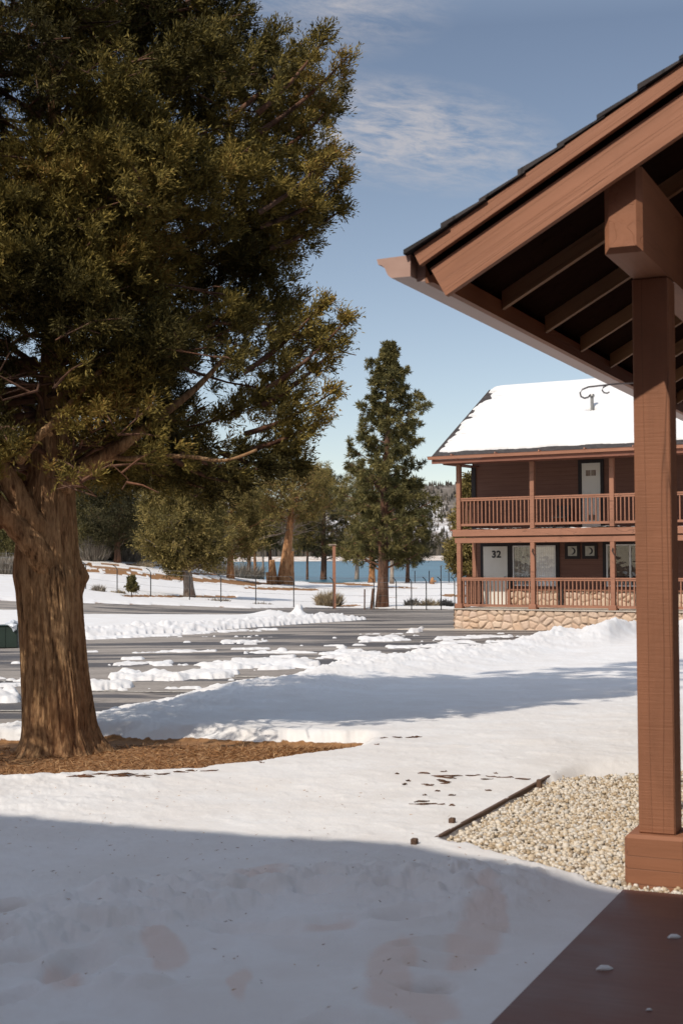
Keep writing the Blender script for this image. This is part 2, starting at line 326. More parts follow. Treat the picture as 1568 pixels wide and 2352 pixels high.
def bark(name, c1, c2, c3, sc=(9, 9, 1.1), bs=1.0):
    g = G_(name); v = g.coord(sc); a = g.noise(v, 1, 8, 0.62, 0.5); b = g.noise(g.coord((1.2, 1.2, 0.6)), 1.5, 4)
    f = g.noise(g.coord((sc[0]*3, sc[1]*3, sc[2]*6)), 1, 5, 0.65)
    h = g.math('ADD', a, g.math('MULTIPLY', f, 0.4))
    c = g.ramp(a, [(0.38, c1), (0.48, c2), (0.64, c3)])
    c = g.mix(0.4, c, g.ramp(f, [(0.38, c1), (0.58, c3)])); c = g.mix(g.ramp(b, [(0.4, 0.0), (0.75, 0.45)]), c, (0.24, 0.09, 0.04))
    g.color(c); g.bump(h, bs, 0.04); g.rough(0.9, 0.15)
bark('juniper_bark', (0.045, 0.022, 0.012), (0.26, 0.145, 0.068), (0.46, 0.29, 0.15), (17, 17, 1.7), 1.0)
bark('red_bark', (0.07, 0.03, 0.015), (0.33, 0.15, 0.06), (0.5, 0.28, 0.14), (6, 6, 0.8), 0.6)
bark('red_dark_twig', (0.02, 0.012, 0.008), (0.06, 0.035, 0.022), (0.12, 0.07, 0.045))
bark('pine_bark', (0.018, 0.012, 0.009), (0.085, 0.05, 0.034), (0.17, 0.10, 0.07), (5, 5, 0.9), 0.6)
bark('grey_bark', (0.10, 0.085, 0.07), (0.24, 0.20, 0.16), (0.4, 0.34, 0.28), (6, 6, 0.8), 0.5)
def leaf(name, stops, spec=0.15):
    g = G_(name); t = g.attr('tint'); g.color(g.ramp(t, stops)); g.rough(0.75, spec)
    # thin leaves let some light through
    tl = g.n('ShaderNodeBsdfTranslucent'); ms = g.n('ShaderNodeMixShader'); ms.inputs[0].default_value = 0.18
    rr = g.ramp(t, stops); g.l(rr, tl.inputs[0]); g.l(g.b.outputs[0], ms.inputs[1]); g.l(tl.outputs[0], ms.inputs[2])
    g.l(ms.outputs[0], g.t.nodes['Material Output'].inputs[0])
leaf('juniper_leaf', [(0.0, (0.03, 0.024, 0.008)), (0.4, (0.082, 0.068, 0.02)), (0.8, (0.29, 0.215, 0.052)), (1.0, (0.26, 0.13, 0.04))])
leaf('far_juniper_leaf', [(0.0, (0.035, 0.03, 0.012)), (0.45, (0.16, 0.128, 0.042)), (0.85, (0.36, 0.27, 0.09)), (1.0, (0.45, 0.34, 0.19))])
leaf('far_green_leaf', [(0.0, (0.03, 0.03, 0.014)), (0.5, (0.125, 0.112, 0.042)), (1.0, (0.26, 0.21, 0.08))])
leaf('dark_leaf', [(0.0, (0.02, 0.022, 0.014)), (0.5, (0.06, 0.055, 0.026)), (1.0, (0.12, 0.10, 0.045))])
leaf('pine_needle', [(0.0, (0.05, 0.052, 0.022)), (0.5, (0.12, 0.105, 0.038)), (1.0, (0.27, 0.215, 0.075))])
leaf('dry_grass', [(0.0, (0.22, 0.16, 0.09)), (0.5, (0.38, 0.29, 0.18)), (1.0, (0.5, 0.42, 0.3))])
leaf('brown_needles', [(0.0, (0.13, 0.06, 0.025)), (0.6, (0.34, 0.17, 0.07)), (1.0, (0.5, 0.33, 0.18))])
leaf('sage', [(0.0, (0.12, 0.10, 0.08)), (0.5, (0.25, 0.21, 0.17)), (1.0, (0.4, 0.36, 0.3))])
leaf('forest', [(0.0, (0.035, 0.034, 0.03)), (0.5, (0.075, 0.066, 0.054)), (1.0, (0.14, 0.115, 0.09))])
g = G_('hill'); a = g.noise(g.coord((0.05, 0.05, 0.05)), 1, 6, 0.75); b = g.noise(g.coord((0.012, 0.012, 0.012)), 1, 5, 0.6); sn = g.attr('snow')
c = g.ramp(g.math('ADD', g.math('MULTIPLY', a, 0.8), g.math('MULTIPLY', sn, 0.35)), [(0.42, (0.14, 0.12, 0.10)), (0.54, (0.24, 0.205, 0.18)), (0.64, (0.42, 0.39, 0.37)), (0.74, (0.66, 0.64, 0.63))])
g.color(c); g.bump(a, 0.5, 3.0); g.rough(0.95, 0.1)
g = G_('shore'); a = g.noise(g.coord((0.1, 0.1, 0.1)), 1, 6, 0.7); g.color(g.ramp(a, [(0.4, (0.42, 0.33, 0.26)), (0.6, (0.68, 0.63, 0.58))])); g.rough(0.95, 0.1)
g = G_('water'); v = g.coord((0.25, 0.9, 1)); a = g.noise(v, 1.0, 6, 0.6); b = g.noise(g.coord((0.012, 0.05, 1)), 1, 4)
g.color(g.ramp(b, [(0.35, (0.02, 0.085, 0.12)), (0.65, (0.045, 0.14, 0.185))])); g.bump(a, 0.9, 0.25); g.rough(0.28, 0.5)
M = MATS

# ------------------------------------------------------------------ terrain height
LAKE_Z = -2.35
_yk = np.array([0, 9, 13, 110, 205, 225, 260, 1500.0]); _zk = np.array([-0.07, -0.08, -0.11, -2.01, -2.20, -2.34, -3.4, -4.5])
def Gh(x, y):
    x = np.asarray(x, float); y = np.asarray(y, float)
    b = np.interp(y, _yk, _zk)
    d = np.clip(-(x-3), 0, 40)
    t = sstep(50, 98, y)*(1-0.35*sstep(150, 215, y))
    b = b + t*0.0031*np.minimum(d, 24)**2 + t*np.clip(d-24, 0, 40)*0.05
    b = b + 1.0*np.exp(-((x+34)/16)**2 - ((y-150)/22)**2) + 1.5*np.exp(-((x+24)/12)**2 - ((y-168)/20)**2)
    return b
def ray(px, py):
    return fwd + rgt*(px-CX)/F - upv*(py-CY)/F
def hits(px, py, maxy=262.0):
    """where the lines of sight through traced points meet the terrain"""
    px = np.asarray(px, float); py = np.asarray(py, float)
    d = fwd + rgt*((px-CX)/F)[..., None] - upv*((py-CY)/F)[..., None]
    lo = np.full(px.shape, 2.5); hi = np.full(px.shape, maxy); done = np.zeros(px.shape, bool); t = 2.5
    while t < maxy:
        t2 = t*1.02; p = CAM + d*t2; below = (p[..., 2] < Gh(p[..., 0], p[..., 1])) & ~done
        hi = np.where(below, t2, hi); lo = np.where(below, t, lo); done |= below; t = t2
        if done.all(): break
    lo = np.where(done, lo, maxy)
    for _ in range(18):
        m_ = (lo+hi)/2; p = CAM + d*m_[..., None]; b_ = p[..., 2] < Gh(p[..., 0], p[..., 1]); hi = np.where(b_, m_, hi); lo = np.where(b_, lo, m_)
    p = CAM + d*hi[..., None]; return p[..., 0], p[..., 1]
def hit(px, py):
    x, y = hits(np.array([px]), np.array([py])); return float(x[0]), float(y[0])
def at_depth(px, Y):
    """x of the point seen at column px that stands Y metres away"""
    d = ray(px, 1280); return float(d[0]/d[1]*Y)
def pt(px, Y):
    x = at_depth(px, Y); return (x, Y, float(Gh(x, Y)))

# ------------------------------------------------------------------ ground sheet
th = np.unique(np.concatenate([np.radians(np.linspace(-15.2, 15.2, 600)), np.radians(np.linspace(-60, -15.2, 40)), np.radians(np.linspace(15.2, 60, 40)),
                               np.radians(np.linspace(60, 300, 41))]))
rs = [0.3]
while rs[-1] < 262: 
    r = rs[-1]; rs.append(r + (0.35 if r < 4.2 else min(2.2, max(0.03, 0.00105*r**1.55))))
rs = np.array(rs); NR, NT = len(rs), len(th)
R_, T_ = np.meshgrid(rs, th, indexing='ij'); X = R_*np.sin(T_); Y = R_*np.cos(T_)
G0 = Gh(X, np.maximum(Y, 0))
rel = np.stack([X, Y, G0-HC], -1); dz = rel@fwd; ok = dz > 1.0; dzs = np.where(ok, dz, 1.0)
PX = np.where(ok, CX + F*(rel@rgt)/dzs, np.where(X > 0, 4000, -4000)); PY = np.where(ok, CY - F*(rel@upv)/dzs, 5000)
PXc = np.clip(PX, -1500, 3200)
def curve(pts): 
    a = np.array(pts, float); return np.interp(PXc, a[:, 0], a[:, 1])
n_lo = fbm(X*0.55, Y*0.55, 1, 4); n_mid = fbm(X*2.2, Y*2.2, 2, 4); n_hi = fbm(X*7, Y*7, 3, 4, 0.6)
n_q = fbm(X*4.5, Y*3.0, 6, 3)
pxm = F/np.maximum(Y, 3)                          # pixels per metre there
wob = (n_lo*0.35 + n_mid*0.25 + n_hi*0.12)        # metres
wy = wob*pxm*(HC+1.0)/np.maximum(Y, 3)            # the same wobble as a vertical shift in the picture
D = np.zeros_like(X)
# --- lawn with the ploughed bank along the parking lot
bk = np.array([(-800, 1690, .10), (0, 1665, .10), (60, 1662, .10), (230, 1640, .12), (330, 1618, .13), (440, 1596, .16), (560, 1573, .2), (700, 1556, .24), (800, 1527, .34), (900, 1513, .40),
               (1100, 1491, .40), (1250, 1470, .42), (1330, 1462, .40), (1400, 1452, .5), (1470, 1440, .55), (1800, 1425, .5)])
bk[:, 2] *= 0.68
foot = []
for px, py, h in bk:
    yf = py
    for _ in range(6):
        x_, y_ = hit(px, yf); yf = py + h*F/y_*0.8
    foot.append((px, yf, h))
foot = np.array(foot)
yc = np.interp(PXc, foot[:, 0], foot[:, 1]); hc = np.interp(PXc, foot[:, 0], foot[:, 2])
tm = (PY - yc)/np.maximum(pxm*(HC+.3)/np.maximum(Y, 3), .5) + n_lo*0.5 + n_mid*0.25     # metres in front (+) of the crest line
bank = np.where(tm < 0, sstep(-1.3, 0.0, tm), 1-0.85*sstep(0.2, 4.0, tm))
lump = np.abs(n_mid)*0.5 + np.abs(n_hi)*0.35
lawn = sstep(-0.3, 1.0, tm)
D += bank*hc*(0.85+0.3*n_mid+0.35*lump) * (tm > -1.6)
D += lawn*(np.interp(Y, [0, 9, 14], [0.085, 0.085, 0.11]) + 0.025*fbm(X*0.35, Y*0.35, 9, 3)*sstep(8.6, 10, Y)) + bank*0.05*n_hi
# high heap by the bank's right end
D += 0.28*np.exp(-((PX-1400)/55)**2 - ((tm-1.2)/1.0)**2)*(Y > 14)
D += 0.20*np.exp(-((PX-1290)/60)**2 - ((tm+0.2)/0.9)**2)*(Y > 14)
D += lawn*0.010*fbm(X*1.1+Y*0.4, Y*2.6, 12, 4)*sstep(8.6, 9.6, Y)*(Y < 20)
# thin depression of footprints in the near shaded snow
near = sstep(1995, 2090, PY)
D += near*(0.030*fbm(X*1.2, Y*1.2, 21, 4) + 0.012*fbm(X*5, Y*5, 22, 3))
ridge_d = (PY - np.interp(PXc, [-400, 0, 700, 1300, 2000], [2360, 2215, 2040, 2060, 2110]))/75.0 + 0.5*fbm(X*2, Y*2, 23, 3)
D += near*0.06*np.exp(-ridge_d**2)*(1+1.2*fbm(X*9, Y*9, 24, 4))
D += near*0.020*np.abs(fbm(X*15, Y*15, 25, 4))*sstep(0.0, .5, fbm(X*.9, Y*.9, 26, 3)+.2)
rngf = random.Random(5)
for _ in range(46):
    fx = rngf.uniform(-1.9, 0.9); fy = rngf.uniform(4.6, 7.1); a_ = rngf.uniform(-0.5, 0.9); L_ = rngf.uniform(.10, .2); W_ = rngf.uniform(.05, .09)
    if fx*0.919-fy*0.395 > -1.7: continue
    ca, sa = math.cos(a_), math.sin(a_); u_ = (X-fx)*ca+(Y-fy)*sa; v_ = -(X-fx)*sa+(Y-fy)*ca
    q = (u_/L_)**2+(v_/W_)**2; D += rngf.choice([-1, -1, 0.7])*0.055*np.exp(-q*q*1.4) + 0.012*np.exp(-((np.sqrt(q)-1.5)/0.4)**2)
# --- litter patch round the big tree
top = curve([(-1500, 1700), (-200, 1712), (40, 1700), (230, 1700), (400, 1702), (500, 1706), (620, 1709), (720, 1712), (835, 1714), (870, 1717), (900, 1722)])
bot = curve([(-1500, 1825), (-200, 1812), (0, 1806), (150, 1808), (260, 1803), (380, 1790), (500, 1776), (620, 1762), (740, 1745), (835, 1730), (900, 1722)])
ins = np.minimum(PY-top+6, (bot-PY)) + wy*0.45
lit = sstep(-4, 5, ins)*(1-sstep(835, 890, PX + wy*2))
# melted spots and twigs scattered over the lawn
def spot(px, py, rx, ry):
    return np.exp(-(((PX-px + wy*3)/rx)**2 + ((PY-py + wy*0.5)/ry)**2))
sp = np.zeros_like(X)
for s_ in [(1000, 1814, 26, 2.2), (1075, 1821, 60, 2.6), (925, 1834, 14, 2.6), (1030, 1832, 24, 2.2), (955, 1877, 20, 3.4), (1020, 1879, 11, 3), (905, 1815, 10, 2), (875, 1722, 12, 2), (930, 1722, 22, 1.6), (1010, 1850, 12, 1.8),
           (180, 1805, 30, 1.6), (330, 1800, 70, 1.8), (430, 1790, 30, 1.5), (1425, 1668, 9, 1.2), (1110, 1845, 16, 1.5)]:
    sp = np.maximum(sp, spot(*s_))
D *= (1-lit)
spc = sp*0
# --- gravel bed in front of the porch (parallel to it)
Uu = np.array([0.395, 0.919]); Vv = np.array([0.919, -0.395])
cu = X*Uu[0]+Y*Uu[1]; cv = X*Vv[0]+Y*Vv[1]
grv = sstep(-2.79, -2.74, cv)*(1-sstep(3.0, 3.05, cv))*sstep(7.02, 7.12, cu + 0*cv - 0.0) 
near_edge = np.interp(cv, [-2.8, -2.45, -2.0, -1.5], [7.95, 7.72, 7.42, 7.05])
grv = grv*sstep(-0.06, 0.06, cu-near_edge + 0.10*n_hi)
far_edge = np.interp(cv, [-2.8, -2.4, -1.9, -1.0], [10.3, 10.6, 11.1, 12.6])
grv = grv*(1-sstep(-0.12, 0.12, cu-far_edge + 0.35*n_mid))
D = D*(1-np.maximum(grv, sstep(.9, 0, np.maximum(0, cu-far_edge))*sstep(-2.8, -2.6, cv)*(cv < 3)*(cu > 9)*.8)*0.97)
# --- nothing on the lot and the road beyond the bank
beyond = (tm < -0.2) & (Y > 12)
# --- island band of snow between lot and road
def band(tp, bt, h, soft=4, rag=1.0):
    a = curve(tp); b = curve(bt); i_ = np.minimum(PY-a, b-PY) + wy*rag
    return h*sstep(0, soft, i_)
isl_t = [(-1500, 1398), (-200, 1398), (60, 1402), (180, 1412), (350, 1412), (560, 1413), (690, 1413), (780, 1418), (852, 1422), (880, 1425)]
isl_b = [(-1500, 1470), (-200, 1466), (180, 1468), (300, 1461), (500, 1449), (700, 1434), (852, 1424), (880, 1421)]
I_ = band(isl_t, isl_b, 0.12, 5, 0.6)
edge = np.exp(-((PY-(curve(isl_b)-7))/6)**2)*(PX > -1400)*(PX < 860)
I_ += edge*(I_ > 0.02)*(0.05+0.22*np.abs(n_mid)+0.12*np.abs(n_q))
I_ += 0.55*np.exp(-((PX-687)/13)**2 - ((PY-1416)/3.0)**2) + 0.25*np.exp(-((PX-625)/40)**2 - ((PY-1417)/3.0)**2)
I_ *= 1-0.9*np.exp(-((PX-760)/90)**2 - ((PY-1417)/6)**2)*(n_mid > -0.2)
Dm = np.where(beyond, I_, 0)
# --- ridges and scraps left by the plough: (x0, x1, y0, y1, height, half width px)
for x0, x1, y0, y1, h, hw in [(453, 734, 1533, 1527, .14, 7), (250, 544, 1557, 1551, .16, 8), (200, 307, 1581, 1577, .15, 7), (260, 396, 1528, 1524, .06, 4), (505, 612, 1477, 1472, .09, 3.5),
                              (616, 680, 1511, 1509, .05, 3), (734, 830, 1502, 1497, .08, 5), (-300, 47, 1612, 1606, .2, 11), (36, 70, 1560, 1558, .07, 3), (-200, 60, 1580, 1575, .04, 3), (822, 925, 1471, 1467, .13, 5), (939, 972, 1452, 1448, .2, 4),
                              (885, 1082, 1487, 1483, .06, 3.5), (735, 880, 1510, 1504, .06, 5), (640, 735, 1529, 1526, .04, 4), (997, 1180, 1467, 1462, .05, 3), (300, 500, 1500, 1495, .03, 2), (1000, 1300, 1477, 1472, .05, 3),
                              (190, 420, 1468, 1458, .07, 3), (420, 640, 1456, 1446, .06, 2.5), (280, 330, 1515, 1514, .04, 3), (640, 660, 1497, 1497, .14, 3), (770, 800, 1487, 1486, .08, 3), (1080, 1200, 1492, 1486, .05, 3)]:
    yy = np.interp(PX, [x0, x1], [y0, y1]); hx = sstep(x0-14, x0+14, PX)*(1-sstep(x1-14, x1+14, PX))
    k = np.exp(-((PY-yy + wy*0.5)/hw)**2)*hx
    Dm = np.where(beyond, np.maximum(Dm, (h*(0.30+0.5*n_mid+0.3*n_q)+0.020)*sstep(.14, .85, k*(1+.5*n_mid)+0.38*n_q)), Dm)
# thin slush scraps all over the lot
slush = sstep(0.30, 0.44, fbm(X*0.42+Y*.15, Y*1.1, 33, 4, .6) + 0.30*np.exp(-((PY-1497)/34)**2)*(PX > 560) + 0.10*n_q - 0.12)*sstep(1445, 1462, PY)*(1-sstep(1600, 1640, PY))
Dm = np.where(beyond, np.maximum(Dm, slush*(0.030+0.03*n_q)), Dm)
# --- snowfield beyond the road
farb = curve([(-1500, 1372), (-200, 1376), (180, 1384), (300, 1388), (450, 1392), (560, 1397), (700, 1396), (850, 1397), (1045, 1400), (1700, 1405)])
fs = sstep(-1.5, 2.0, farb-PY + wy*0.7)*(Y > 50)
pat = np.zeros_like(X)
for x0, x1, y0, y1, hw in [(170, 420, 1296, 1301, 1.6), (180, 330, 1312, 1315, 1.6), (430, 560, 1318, 1322, 3), (600, 900, 1318, 1322, 2.5), (280, 545, 1371, 1373, 4.0), (200, 330, 1303, 1309, 2.2), (240, 420, 1318, 1324, 3.0), (340, 600, 1325, 1342, 6), (560, 735, 1352, 1356, 3.5), (700, 860, 1336, 1346, 3.5), (560, 650, 1340, 1343, 3),
                           (660, 800, 1327, 1336, 4), (1010, 1120, 1368, 1370, 3.5), (930, 1050, 1392, 1394, 3.0), (720, 830, 1392, 1393, 3.5), (-300, 60, 1394, 1398, 3), (860, 960, 1350, 1352, 2)]:
    yy = np.interp(PX, [x0, x1], [y0, y1]); hx = sstep(x0-20, x0+20, PX)*(1-sstep(x1-20, x1+20, PX))
    pat = np.maximum(pat, np.exp(-((PY-yy + wy*0.9)/hw)**2)*hx)
thin = sstep(0.50, 0.75, fbm(X*0.25, Y*0.10, 31, 5, 0.6)*0.5+0.5)
fs = fs*(1-sstep(0.35, 0.6, pat + 0.25*n_mid))*(1-0.8*thin*sstep(100, 130, Y))
Dm = Dm*(PY > farb-2) + np.where(beyond, fs*0.13*(1+0.4*n_lo), 0)
D = np.where(beyond, np.maximum(Dm, D*0 + np.where(tm > -1.6, D, 0)), D)
D = np.where(Y < 2.5, 0.02, D)
# ground under the lot is kept just under the asphalt
low = np.where((Y > 12) & (tm < 1.5) & (PY > farb-3), -0.05-0.0012*np.maximum(Y-15, 0), -0.03)
Z = G0 + low*(1-sstep(0.012, 0.035, D)*sstep(14, 20, Y)) + D*1.0
Z = np.where((cv > -2.2) & (cu < 7.6), Z - (Z+0.012)*sstep(-2.2, -1.65, cv)*(Z > -0.012), Z)
Z = np.where(cv > -1.50, np.where((cu < 7.1), np.minimum(Z, -0.14), Z), Z)
Z = np.where(grv > 0.5, np.minimum(Z, -0.045 + 0.012*n_mid + 0.01*n_hi), Z)
cov = sstep(0.012, 0.05, D + 0.010*n_hi)*(1-spc)
cov = np.where(beyond & (PY > farb+1), 1.0, cov)
Z = Z + (1-cov)*0.006*n_hi*(Y < 20)
idx = np.arange(NR*NT).reshape(NR, NT)
q = np.stack([idx[:-1, :-1], idx[:-1, 1:], idx[1:, 1:], idx[1:, :-1]], -1).reshape(-1, 4)[:, ::-1]
V_ = np.stack([X, Y, Z], -1).reshape(-1, 3)
me = np_mesh('ground', V_, q, 4, {'cov': cov.ravel(), 'grv': grv.ravel()})
tan_patch = np.zeros_like(X)  # irregular warm tan patches tinting the near snow
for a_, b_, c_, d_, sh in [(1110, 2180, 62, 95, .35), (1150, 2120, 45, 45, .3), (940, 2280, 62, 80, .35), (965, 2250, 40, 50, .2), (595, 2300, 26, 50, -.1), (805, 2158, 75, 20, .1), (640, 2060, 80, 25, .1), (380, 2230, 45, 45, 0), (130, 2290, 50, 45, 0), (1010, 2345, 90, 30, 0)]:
    wx_ = PX-a_+55*n_mid+70*n_lo; yy_ = PY-b_+sh*(PX-a_)+45*fbm(X*3.1+9, Y*3.1, 88, 4); tan_patch = np.maximum(tan_patch, (1.0 if b_ > 2200 or a_ > 1000 else .7)*np.exp(-((wx_/c_)**2+(yy_/d_)**2)**1.5))
tan_patch = np.clip(sstep(.22, .72, tan_patch+0.10*n_q+0.06*n_hi), 0, 1)*(Y < 9)
at_ = me.attributes.new('tan_tint', 'FLOAT', 'POINT'); at_.data.foreach_set('value', tan_patch.astype(np.float32).ravel())
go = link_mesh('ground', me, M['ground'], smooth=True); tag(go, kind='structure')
# wide sheet behind and to the sides
mb = MB(); mb.add([(-900, -300, -1.2), (900, -300, -1.2), (900, 232, -2.9), (-900, 232, -2.9)], [(0, 1, 2, 3)])
tag(mb.build('terrain', M['ground']), kind='structure')

def surf(x, y):
    i = np.clip(np.searchsorted(rs, math.hypot(x, y)), 1, NR-1); j = np.clip(np.searchsorted(th, math.atan2(x, y)), 1, NT-1)
    return float(max(Z[i-1, j], Z[i, j], Z[i, j-1]))
# ------------------------------------------------------------------ parking lot and road
xs = np.linspace(-900, 2500, 120); ys = np.linspace(0, 1, 90); P_ = []
nearb = np.interp(xs, foot[:, 0], foot[:, 1]) + 12
farb2 = np.interp(xs, [-900, 180, 560, 1045, 2500], [1372, 1380, 1391, 1394, 1400])
TT = ys[:, None]; QY = nearb[None]*(1-TT)+farb2[None]*TT; QX = np.broadcast_to(xs[None], QY.shape)
hx_, hy_ = hits(QX, QY); P_ = np.stack([hx_, hy_, Gh(hx_, hy_)], -1).reshape(-1, 3)
idx = np.arange(len(xs)*len(ys)).reshape(len(ys), len(xs))
q = np.stack([idx[:-1, :-1], idx[:-1, 1:], idx[1:, 1:], idx[1:, :-1]], -1).reshape(-1, 4)
tag(link_mesh('parking_lot', np_mesh('parking_lot', np.array(P_), q, 4), M['asphalt'], smooth=True), kind='structure')
mb = MB()
for x0, x1, y0, y1, wd in [(140, 460, 1588, 1592, 0.1), (-500, 60, 1640, 1634, 0.1), (541, 860, 1556, 1557, 0.1), (910, 1240, 1508, 1507, 0.1), (-500, 30, 1560, 1566, .1)]:
    N_ = 24; pr = []
    for i in range(N_+1):
        t = i/N_; x_, y_ = hit(x0+(x1-x0)*t, y0+(y1-y0)*t); pr.append((x_, y_))
    for i in range(N_):
        a, b = pr[i], pr[i+1]
        mb.add([(a[0], a[1]-wd/2, float(Gh(*a))+.012), (b[0], b[1]-wd/2, float(Gh(*b))+.012), (b[0], b[1]+wd/2, float(Gh(*b))+.012), (a[0], a[1]+wd/2, float(Gh(*a))+.012)], [(0, 1, 2, 3)])
tag(mb.build('parking_lines', M['line_paint']), kind='structure')

# ------------------------------------------------------------------ lake, far shore, hills
mb = MB(); mb.add([(-2500, 150, LAKE_Z), (2500, 150, LAKE_Z), (2500, 1900, LAKE_Z), (-2500, 1900, LAKE_Z)], [(0, 1, 2, 3)])
tag(mb.build('lake', M['water']), kind='structure')
nx, ny = 300, 110
hx = np.linspace(-1500, 1500, nx); hy = np.concatenate([np.linspace(1560, 1660, 12), np.linspace(1670, 3300, ny-12)])
HX, HY = np.meshgrid(hx, hy)
def hillz(x, y):
    prof = np.interp(x, [-1500, -700, -450, -380, -300, -240, -120, 0, 120, 400, 1500], [175, 185, 160, 132, 118, 98, 62, 70, 82, 92, 110])
    up = sstep(1650, 2500, y)**1.15
    k = np.where(y > 2500, 1-0.3*sstep(2500, 3300, y), 1)
    return LAKE_Z + np.interp(y, [1560, 1610, 1655], [-3, 0.3, 2.4]) + prof*1.42*up*k*(1+0.16*fbm(x*0.006, y*0.006, 41, 5)) + 6*fbm(x*0.02, y*0.02, 42, 4)*up
HZ = hillz(HX, HY)
idx = np.arange(nx*len(hy)).reshape(len(hy), nx)
q = np.stack([idx[:-1, :-1], idx[:-1, 1:], idx[1:, 1:], idx[1:, :-1]], -1).reshape(-1, 4)
snw = sstep(-0.25, 0.5, fbm(HX*0.009, HY*0.006, 44, 4)) * sstep(5, 45, HZ)
tag(link_mesh('hills', np_mesh('hills', np.stack([HX, HY, HZ], -1).reshape(-1, 3), q, 4, {'snow': snw.ravel()}), M['hill'], smooth=True), kind='structure')
mb = MB(); mb.add([(-1500, 1597, LAKE_Z+0.1), (1500, 1597, LAKE_Z+0.1), (1500, 1652, 3.2), (-1500, 1652, 3.2)], [(0, 1, 2, 3)])
tag(mb.build('far_shore', M['shore']), kind='structure')
# wooded hillside: thousands of conifers, one mass
rng = np.random.default_rng(11)
n = 34000
tx = rng.uniform(-520, 520, n); ty = 1660 + (rng.random(n)**1.5)*1000
dn = fbm(tx*0.012, ty*0.008, 47, 4)*0.5+0.5; low_ = np.clip(1.4-(ty-1660)/190, 0.25, 1)
keep = rng.random(n) < np.clip(dn*1.3*low_+0.25*low_, 0, 1); tx, ty = tx[keep], ty[keep]
ht = rng.uniform(6, 14, len(tx))*np.where(ty < 1760, 1.7, 0.8); tz = hillz(tx, ty)-0.5
ang = np.linspace(0, 2*np.pi, 7)[:-1]
Vs, Fs, Ts = [], [], []
for i, (a, b, c, h) in enumerate(zip(tx, ty, tz, ht)):
    r = h*rng.uniform(.14, .22); o = len(Vs)*1
    base = len(Vs)
    for lv, (zz, rr) in enumerate(((0.08, 1.0), (0.45, 0.66), (0.42, 0.85), (1.0, 0.0))):
        pass
    jit = rng.uniform(0.6, 1.25, 12)
    for k in range(6): Vs.append((a+r*jit[k]*math.cos(ang[k]), b+r*jit[k]*math.sin(ang[k]), c+h*0.1))
    for k in range(6): Vs.append((a+r*0.55*jit[6+k]*math.cos(ang[k]+.4), b+r*.55*jit[6+k]*math.sin(ang[k]+.4), c+h*(0.5+0.1*jit[k])))
    Vs.append((a, b, c+h)); tt = rng.random(); Ts += [tt]*13
    for k in range(6):
        k2 = (k+1) % 6; Fs += [(base+k, base+k2, base+6+k), (base+k2, base+6+k2, base+6+k), (base+6+k, base+6+k2, base+12)]
fo = link_mesh('far_forest', np_mesh('far_forest', np.array(Vs), np.array(Fs), 3, {'tint': np.array(Ts)}), M['forest'])
tag(fo, 'dark conifer forest covering the snowy hillside across the lake', 'forest', kind='stuff')

# ------------------------------------------------------------------ foliage
def unit(a): return a/np.maximum(np.linalg.norm(a, axis=-1, keepdims=True), 1e-9)
def blades_mesh(name, P, Dr, L, W, tint, mat, parent, rng):
    side = unit(np.cross(Dr, unit(rng.normal(size=P.shape))))
    mid = P + Dr*(L*0.45)[:, None]
    V = np.stack([P, mid+side*(W/2)[:, None], P+Dr*L[:, None], mid-side*(W/2)[:, None]], 1).reshape(-1, 3)
    Fc = np.arange(len(P)*4).reshape(-1, 4)
    me = np_mesh(name, V, Fc, 4, {'tint': np.repeat(tint, 4)})
    return link_mesh(name, me, mat, parent)
def clump_sprays(C, Dd, size, ntw, nbl, blen, bw, rng, spread=0.9, tintc=None, droop=0.0):
    """C centres, Dd outward dirs -> blades: ntw twigs per clump, nbl blades along each"""
    n = len(C)
    tw = unit(Dd[:, None, :] + rng.normal(size=(n, ntw, 3))*spread + np.array([0, 0, 0.25-droop]))
    tl = size[:, None]*rng.uniform(0.55, 1.15, (n, ntw))
    s = (np.arange(nbl)+rng.random((n, ntw, nbl)))/nbl
    p = C[:, None, None, :] + tw[:, :, None, :]*(tl[:, :, None]*s)[..., None]
    p = p + rng.normal(size=p.shape)*(size[:, None, None, None]*0.05)
    d = unit(tw[:, :, None, :]*1.0 + rng.normal(size=p.shape)*0.42)
    L = blen*rng.uniform(0.6, 1.3, p.shape[:3])*(1.15-0.5*s); W = bw*rng.uniform(0.7, 1.3, p.shape[:3])
    if tintc is None: tintc = rng.random(n)
    t = np.clip(tintc[:, None, None]*0.6 + 0.4*rng.random(p.shape[:3]), 0, 0.97)
    return p.reshape(-1, 3), d.reshape(-1, 3), L.ravel(), W.ravel(), t.ravel()

